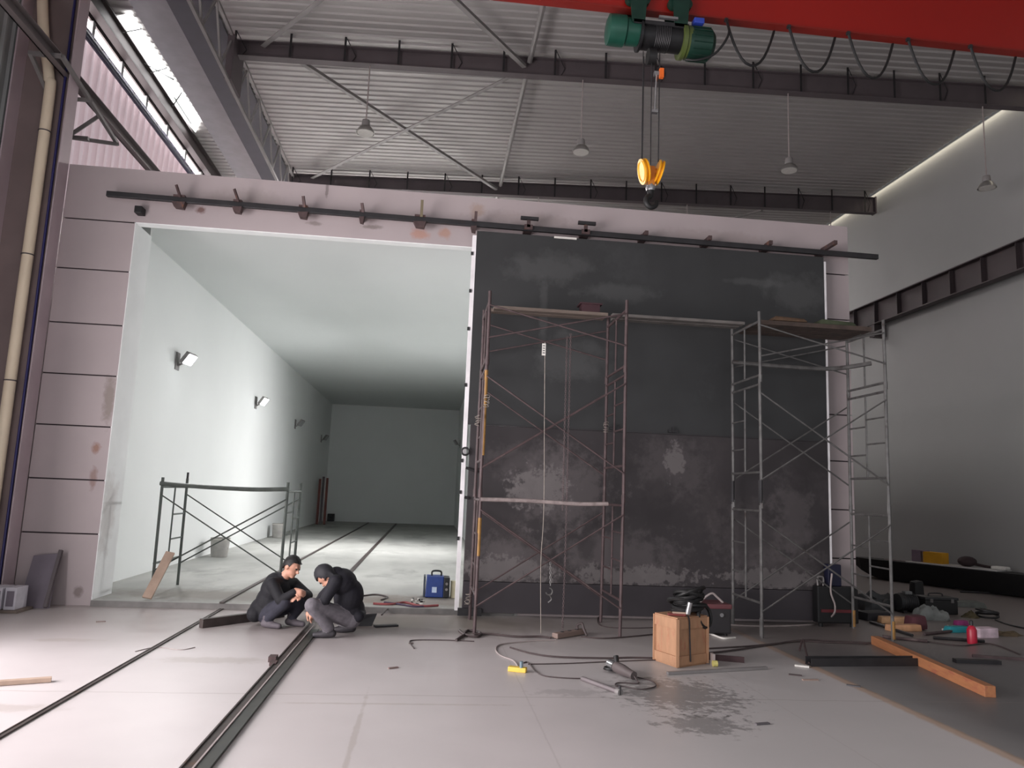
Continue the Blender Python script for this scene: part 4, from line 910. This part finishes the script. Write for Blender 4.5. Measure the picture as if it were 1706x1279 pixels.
# ---- scrap heap on the right: each thing on its own
def lump(name, label, cat, px, py, size, rgb, rz=0, bev=.02, z=0, rough=.7, taper=.85, soft=False):
    p = fl(px, py); c = p+Vector((0, size[1]/2, z)); M_ = Matrix.Rotation(rz, 3, 'Z'); h = [v/2 for v in size]
    b = MB(); k = taper; mt = mat('heap_'+name+'%d_%d' % (px, py), rgb, rough, 0, .25, 8)
    if soft:      # crumpled cloth or sheet: a folded heap with creases
        nu, nv = 26, 10; ph = [R.uniform(0, 6.3) for _ in range(6)]
        for j in range(nv+1):
            t = (pi/2)*j/nv
            for i in range(nu):
                a = 2*pi*i/nu; rr = sin(t)**.6*(1+.16*sin(3*a+ph[0])+.1*sin(5*a+ph[1]+3*t))
                zz = cos(t)*(1+.25*sin(2*a+ph[2])+.2*sin(7*a+ph[3]+4*t))
                b.v.append(c+M_@Vector((h[0]*rr*cos(a), h[1]*rr*sin(a), max(0, size[2]*zz*(.75+.25*sin(4*t+ph[4]))))))
        for j in range(nv):
            for i in range(nu): b.f.append((j*nu+i, j*nu+(i+1) % nu, (j+1)*nu+(i+1) % nu, (j+1)*nu+i))
        b.f.append(tuple(nv*nu+i for i in range(nu)))
        return tag(b.build(name, mt, smooth=True), label, cat)
    b.hexa([c+M_@Vector(v) for v in [(-h[0],-h[1],0),(h[0],-h[1],0),(h[0],h[1],0),(-h[0],h[1],0),(-h[0]*k,-h[1]*k,size[2]*.92),(h[0]*k,-h[1]*k,size[2]),(h[0]*k,h[1]*k,size[2]),(-h[0]*k,h[1]*k,size[2]*.95)]])
    return tag(b.build(name, mt, bevel=bev, smooth=True), label, cat)
t = thing('tool_chest', 'black tool chest in the heap by the galvanised tower', 'box', fl(1572,1024))
p = fl(1572,1024)
b = MB(); b.cbox(p+Vector((0,.18,.11)), (.56,.3,.22)); b.build('body', M_black, t, bevel=.015)
b = MB(); b.cbox(p+Vector((0,.18,.245)), (.58,.32,.045)); b.build('lid', mat('chest_lid', (34,35,37), .5), t, bevel=.012)
b = MB(); b.tube(smoothpath([p+Vector((-.12,.18,.26)), p+Vector((-.1,.18,.31)), p+Vector((.1,.18,.31)), p+Vector((.12,.18,.26))]), .012, 8); b.build('handle', M_dark, t, True)
for x in (-.18, .18):
    b = MB(); b.cbox(p+Vector((x,.025,.215)), (.05,.012,.06)); b.build('latch', M_galv, t)
t = thing('electric_motor', 'dark grey finned electric motor left of the black tool chest', 'motor', fl(1520,1022))
p = fl(1520,1022)+Vector((0,.15,0)); b = MB(); b.lathe([(.07,0),(.13,.02),(.14,.06),(.14,.3),(.13,.34),(.05,.35),(.02,.35),(.02,.42)], p+Vector((-.18,0,.16)), (1,.1,0), 22); b.build('body', mat('motor_grey', (46,48,50), .55, .2), t, True)
b = MB()
for k in range(7): b.torus(p+Vector((-.1+k*.035,.01,.16)), (1,.1,0), .142, .006, 20, 5)
b.build('fin_ring', M_dark, t, True)
for x in (-.1, .1):
    b = MB(); b.cbox(p+Vector((x,0,.02)), (.06,.26,.04)); b.build('foot', M_dark, t)
b = MB(); b.cbox(p+Vector((.02,0,.31)), (.12,.1,.05)); b.build('terminal_box', mat('terminal_grey', (110,112,112), .5), t, bevel=.008)
lump('black_canister', 'small black canister behind the tool chest', 'canister', 1534, 1008, (.2,.2,.42), (20,20,21), 0, .04)
lump('grey_bundle', 'grey cloth bundle behind the galvanised tower leg', 'bundle', 1470, 1018, (.8,.6,.32), (66,68,70), .2, .12, taper=.5, soft=True)
lump('crumpled_plastic', 'crumpled pale plastic sheet in the heap', 'plastic', 1560, 1034, (.55,.35,.18), (112,116,114), -.3, .07, taper=.45, soft=True)
lump('metal_tray', 'flat grey metal tray right of the tool chest', 'tray', 1620, 1012, (.6,.4,.09), (92,96,92), -.25, .01)
lump('maroon_motor', 'dark maroon motor beside the pale wood offcuts', 'motor', 1534, 1050, (.26,.22,.2), (74,36,44), 0, .05)
lump('wood_offcut', 'upper pale wood offcut at the galvanised tower foot', 'timber', 1505, 1040, (.62,.14,.1), (200,158,118), -.12, .015, taper=.95)
lump('wood_offcut', 'lower pale wood offcut at the galvanised tower foot', 'timber', 1510, 1052, (.5,.13,.09), (186,140,104), .1, .015, taper=.95)
lump('teal_case', 'teal plastic case beside the red gas bottle', 'case', 1600, 1054, (.34,.14,.08), (30,130,140), .1, .01)
lump('white_rag', 'white rag lying left of the teal case', 'rag', 1585, 1052, (.16,.14,.06), (200,200,196), .3, .025, taper=.5, soft=True)
lump('magenta_packet', 'magenta packet behind the teal case', 'packet', 1605, 1042, (.2,.1,.07), (140,50,110), .1, .01)
lump('white_box', 'white paper box right of the red gas bottle', 'box', 1648, 1063, (.3,.16,.13), (206,186,196), .12, .012, taper=.98)
lump('brown_sack', 'flat brown sack right of the white paper box', 'sack', 1680, 1060, (.5,.2,.05), (92,78,58), -.2, .02, taper=.7, soft=True)
lump('olive_rag', 'olive rag in front of the coiled hose', 'rag', 1625, 1030, (.28,.2,.08), (70,62,38), 0, .03, taper=.5, soft=True)
t = thing('red_bottle', 'small red bottle standing upright in the scrap heap', 'bottle', fl(1620,1072))
p = fl(1620,1072); b = MB(); b.lathe([(.055,0),(.058,.02),(.058,.17),(.04,.21),(.02,.225)], p, (0,0,1), 18); b.build('body', mat('bottle_red', (176,30,56), .4), t, True)
b = MB(); b.lathe([(.02,.22),(.02,.28),(.012,.29)], p, (0,0,1), 12); b.build('cap', M_dark, t, True)
t = thing('hose_coil', 'coil of dark hose on the floor right of the heap', 'hose', fl(1645,1028))
p = fl(1645,1028)
for i in range(3):
    b = MB(); b.torus(p+Vector((0,0,.03+i*.035)),(R.uniform(-.2,.2),R.uniform(-.2,.2),1),.15,.02,22,7); b.build('turn', M_black, t, True)
cable('thin dark hose trailing from the coil to the right', [(1658,1032),(1680,1040),(1706,1046)], .012, M_black)
for i, (x0, y0, x1, y1, lb) in enumerate(((1600,985,1700,990,'dark rod on the floor before the black trough'), (1540,1056,1612,1048,'dark rod across the heap front'), (1555,1062,1640,1068,'brown rod lying in front of the teal case'), (1470,1060,1545,1068,'dark rod beside the pale wood offcuts'), (1450,1036,1520,1058,'dark rod beneath the pale wood offcuts'))):
    p, q = fl(x0,y0,.02), fl(x1,y1,.02); b = MB(); b.tube([p, q], .02, 8); tag(b.build('steel_rod', M_dark if i % 2 == 0 else M_rusty, smooth=True), lb, 'rod')
lump('pale_lump', 'pale lump on the dark rod before the black trough', 'rubble', 1648, 988, (.2,.15,.1), (150,140,138), 0, .03, z=.03, taper=.6)
lump('low_steel_stack', 'low stack of dark steel pieces behind the tower leg', 'steel stack', 1465, 1034, (.5,.3,.12), (34,32,38), .2, .02)

# ================================================================== PEOPLE
def person(name, label, prims, mats, hair=None, hair_mat=None, voxel=.0085):
    """prims: capsules (p, q, r1, r2, material index) and ellipsoids (c, radii, matrix, index); fused into one skin"""
    mb = MB()
    for pr in prims:
        if pr[0] == 'c':
            _, p, q, r1, r2, mi = pr; p = Vector(p); q = Vector(q)
            mb.tube([p, p+(q-p)*.5, q], r1, 14, r2); mb.ell(p, (r1,)*3, 14, 8); mb.ell(q, (r2,)*3, 14, 8)
        else:
            _, c, rad, M_, mi = pr; mb.ell(c, rad, 20, 12, M_)
    o = mb.build(name, mats[0])
    md = o.modifiers.new('remesh', 'REMESH'); md.mode = 'VOXEL'; md.voxel_size = voxel
    sm = o.modifiers.new('smooth', 'SMOOTH'); sm.iterations = 4; sm.factor = .5
    dg = bpy.context.evaluated_depsgraph_get(); me = bpy.data.meshes.new_from_object(o.evaluated_get(dg))
    o.modifiers.clear(); o.data = me
    me.materials.clear()
    for m_ in mats: me.materials.append(m_)
    off = WL[o.name]
    def dist(pr, x):
        if pr[0] == 'c':
            _, p, q, r1, r2, mi = pr; p = Vector(p); q = Vector(q); d = q-p
            s = max(0, min(1, (x-p).dot(d)/max(d.length_squared, 1e-9))); return (x-p-d*s).length-(r1+(r2-r1)*s)
        _, c, rad, M_, mi = pr; v = x-Vector(c)
        if M_: v = M_.transposed()@v
        return (Vector((v.x/rad[0], v.y/rad[1], v.z/rad[2])).length-1)*min(rad)
    for p in me.polygons:
        x = p.center+off; best = min(prims, key=lambda pr: dist(pr, x)); p.material_index = best[-1]; p.use_smooth = True
    return o
M_skin = mat('skin', (196,146,124), .5, 0, .06, 20)
M_jack = mat('jacket_black', (15,15,22), .8, 0, .2, 14, .2)
M_jack2 = mat('jacket_navy', (19,18,28), .8, 0, .2, 12, .2)
M_trou = mat('trousers_slate', (44,44,55), .85, 0, .2, 14, .25)
M_trou2 = mat('trousers_grey', (104,100,106), .85, 0, .22, 16, .3)
M_shoe = mat('shoes_dusty', (84,78,84), .7, 0, .2, 10)
M_shoe2 = mat('shoes_dark', (50,47,52), .6, 0, .2, 10)
M_hair = mat('hair_black', (14,13,14), .6, 0, .3, 60, .3)
M_cap = mat('cap_dark', (30,30,36), .7, 0, .15, 20)
def hand(c, fwd, up, side, mi, s=1., curl=.6, thumb=1):
    """palm and five bent fingers as prims; fwd finger direction, up back of hand, side across"""
    f = Vector(fwd).normalized(); u = Vector(up); u = (u-f*u.dot(f)).normalized(); sd = f.cross(u)
    c = Vector(c); out = [('c', c-f*.03*s, c+f*.03*s, .032*s, .036*s, mi)]
    for i, (o, L_) in enumerate(((-.03,.07),(-.01,.08),(.011,.076),(.03,.06))):
        a = c+f*.04*s+sd*o*s; k1 = a+(f*cos(curl*.5)-u*sin(curl*.5))*L_*.5*s; k2 = k1+(f*cos(curl*1.5)-u*sin(curl*1.5))*L_*.5*s
        out += [('c', a, k1, .0105*s, .0095*s, mi), ('c', k1, k2, .0095*s, .008*s, mi)]
    a = c-f*.01*s+sd*.03*thumb*s; k1 = a+(sd*thumb*.7+f*.7)*.04*s; k2 = k1+(f*.9-u*.3)*.035*s
    out += [('c', a, k1, .013*s, .011*s, mi), ('c', k1, k2, .011*s, .009*s, mi)]
    return out
def headprims(c, face, up, s, mi, ear=True):
    f = Vector(face).normalized(); u = Vector(up); u = (u-f*u.dot(f)).normalized(); sd = f.cross(u)
    Mh = Matrix((sd, f, u)).transposed(); c = Vector(c)
    P = [('e', c+u*.02*s, (.083*s,.1*s,.105*s), Mh, mi), ('e', c+f*.028*s-u*.055*s, (.06*s,.068*s,.07*s), Mh, mi),
         ('c', c+f*.098*s+u*.0*s, c+f*.116*s-u*.034*s, .010*s, .016*s, mi), ('c', c+f*.07*s-u*.098*s-sd*.01, c+f*.07*s-u*.098*s+sd*.01, .026*s, .026*s, mi),
         ('c', c+f*.092*s+u*.022*s-sd*.035*s, c+f*.092*s+u*.022*s+sd*.035*s, .012*s, .012*s, mi), ('c', c+f*.088*s-u*.062*s-sd*.018*s, c+f*.088*s-u*.062*s+sd*.018*s, .011*s, .011*s, mi)]
    for k in (-1, 1): P.append(('e', c+sd*k*.086*s-f*.008*s-u*.012*s, (.012*s,.024*s,.034*s), Mh, mi))
    return P, f, u, sd, Mh
def eyes(par, c, f, u, sd, s):
    for k in (-1, 1):
        b = MB(); b.ell(c+f*.092*s+u*.002*s+sd*k*.034*s, (.013*s,)*3, 10, 6); b.build('eye', mat('eye_dark', (30,24,22), .3), par, True)
def hairshell(par, c, Mh, s, mt, name='hair', low=-.02, front=.055):
    """cap of hair over the skull, open at the face"""
    b = MB(); nu, nv = 28, 14; idx = {}
    rx, ry, rz = .094*s, .112*s, .118*s
    for j in range(nv+1):
        th = pi*.78*j/nv
        for i in range(nu):
            a = 2*pi*i/nu; v = Vector((rx*sin(th)*cos(a), ry*sin(th)*sin(a), rz*cos(th)))
            jit = 1+R.uniform(-.02,.025)
            v *= jit
            if v.y > front*s*.6 and v.z < front*s: v.z = front*s+R.uniform(-.006,.004); v *= .97
            if v.z < low*s: v.z = low*s+R.uniform(-.012,.01)-(.05*s if v.y < -.05*s else 0); 
            idx[i, j] = len(b.v); b.v.append(Vector(c)+Mh@(v+Vector((0,-.004*s,.02*s))))
    for j in range(nv):
        for i in range(nu): b.f.append((idx[i,j], idx[(i+1) % nu,j], idx[(i+1) % nu,j+1], idx[i,j+1]))
    return b.build(name, mt, par, True)

# --- left worker: squatting, turned to the right, looking down at his hands
g = lambda x, y, Y: at(x, y, Y)
pel = g(443,1017,9.5); ch = g(459,981,9.46); nk = g(470,962,9.43); hd = g(486,943,9.38)
rs, ls = g(454,972,9.28), g(489,972,9.60)
re, rw = g(468,1000,9.16), g(490,986,9.14)
le, lw = g(513,992,9.46), g(502,989,9.24)
rk, ra = g(474,1004,9.17), g(446,1038,9.30)
lk, la = g(503,1004,9.50), g(486,1036,9.46)
ra.z = .085; la.z = .085
face = Vector((.86,-.35,-.38)); P, f_, u_, s_, Mh = headprims(hd, face, (.25,0,1), .98, 0)
Aprims = P+[('c', nk-Vector((0,0,.03)), hd+Vector((-.02,0,-.05)), .062, .055, 0)]
Aprims += hand(rw+Vector((.045,0,.01)), (.9,-.1,-.25), (0,-.8,.6), (0,0,1), 0, 1.0, .9, 1) + hand(lw+Vector((-.02,-.05,-.01)), (-.6,-.55,-.2), (.3,-.5,.8), (0,0,1), 0, 1.0, .7, -1)
Aprims += [('e', ch, (.17,.19,.19), Matrix.Rotation(.45,3,'Y'), 1), ('e', pel+(ch-pel)*.45, (.17,.19,.19), Matrix.Rotation(.3,3,'Y'), 1), ('e', pel+Vector((-.02,0,.02)), (.17,.19,.15), None, 1),
           ('c', rs, ls, .075, .075, 1), ('c', nk+Vector((-.02,0,-.03)), ch+Vector((0,0,.06)), .085, .14, 1), ('c', nk+Vector((0,-.01,-.015)), nk+Vector((.02,-.01,.005)), .075, .07, 1),
           ('c', rs, re, .072, .06, 1), ('c', re, rw, .058, .043, 1), ('c', ls, le, .072, .06, 1), ('c', le, lw, .058, .043, 1),
           ('c', pel+Vector((-.1,-.1,-.02)), pel+Vector((-.1,.1,-.02)), .1, .1, 1)]
Aprims += [('c', pel+Vector((.02,-.1,-.03)), rk, .1, .078, 2), ('c', rk, ra+Vector((0,0,.02)), .076, .055, 2), ('c', pel+Vector((.02,.1,-.03)), lk, .1, .078, 2), ('c', lk, la+Vector((0,0,.02)), .076, .055, 2)]
for a in (ra, la):
    Aprims += [('c', a+Vector((-.04,.0,-.035)), a+Vector((.05,-.03,-.045)), .042, .042, 3), ('c', a+Vector((.05,-.03,-.045)), a+Vector((.14,-.06,-.052)), .042, .032, 3), ('c', a+Vector((-.01,0,.03)), a+Vector((-.01,0,-.02)), .05, .045, 3)]
A_ = person('person', 'squatting worker in black jacket looking down at his hands', Aprims, [M_skin, M_jack, M_trou, M_shoe])
tag(A_, 'squatting worker in black jacket looking down at his own hands', 'person')
hairshell(A_, hd, Mh, .98, M_hair); eyes(A_, hd, f_, u_, s_, .98)

# --- right worker: squatting with bowed head, back to the viewer, turned to the left
pel = g(584,1020,9.05); md = g(581,993,9.0); ub = g(571,966,8.95); nk = g(556,958,8.9); hd = g(543,959,8.84)
ls, rs = g(559,968,8.76), g(566,964,9.14)
le, lw = g(541,1000,8.70), g(527,1016,8.66)
re, rw = g(537,994,9.1), g(522,1014,9.0)
lk, la = g(520,1008,8.64), g(547,1048,8.76)
rk, ra = g(530,1018,9.2), g(580,1046,9.10)
la.z = .085; ra.z = .085
face = Vector((-.42,.4,-.82)); P, f_, u_, s_, Mh = headprims(hd, face, (-.75,.2,.62), .98, 0)
Bprims = P+[('c', nk, hd, .065, .06, 0)]
Bprims += hand(lw+Vector((-.03,0,-.03)), (-.5,.1,-.8), (-.8,0,.4), (0,0,1), 0, 1., .7, 1) + hand(rw+Vector((-.03,0,-.03)), (-.5,-.2,-.8), (-.8,0,.4), (0,0,1), 0, 1., .7, -1)
Bprims += [('e', ub+Vector((.0,0,-.02)), (.17,.21,.15), Matrix.Rotation(.5,3,'Y'), 1), ('e', md, (.17,.2,.2), Matrix.Rotation(.15,3,'Y'), 1), ('e', pel+Vector((.0,0,.04)), (.16,.19,.15), None, 1), ('c', nk+Vector((.03,0,0)), ub, .1, .13, 1),
           ('c', ls, rs, .075, .075, 1), ('c', ls, le, .076, .06, 1), ('c', le, lw, .056, .045, 1), ('c', rs, re, .072, .06, 1), ('c', re, rw, .056, .045, 1),
           ('c', pel+Vector((.1,-.12,-.02)), pel+Vector((.1,.1,-.02)), .07, .07, 1)]
Bprims += [('c', pel+Vector((-.02,-.1,-.04)), lk, .105, .083, 2), ('c', lk, la+Vector((0,0,.03)), .082, .064, 2), ('c', pel+Vector((-.02,.08,-.05)), rk, .105, .08, 2), ('c', rk, ra+Vector((0,0,.03)), .078, .058, 2), ('c', pel+Vector((.02,-.08,-.06)), pel+Vector((.02,.08,-.06)), .11, .11, 2)]
for a in (la, ra):
    Bprims += [('c', a+Vector((.05,.0,-.035)), a+Vector((-.05,.0,-.045)), .042, .042, 3), ('c', a+Vector((-.05,0,-.045)), a+Vector((-.14,0,-.052)), .042, .032, 3), ('c', a+Vector((.015,0,.03)), a+Vector((.015,0,-.02)), .05, .045, 3)]
B_ = person('person', 'x', Bprims, [M_skin, M_jack2, M_trou2, M_shoe2])
tag(B_, 'squatting worker in navy jacket and grey trousers with bowed head', 'person')
hairshell(B_, hd, Mh, 1.06, M_cap, 'cap', -.06, .03); eyes(B_, hd, f_, u_, s_, .98)
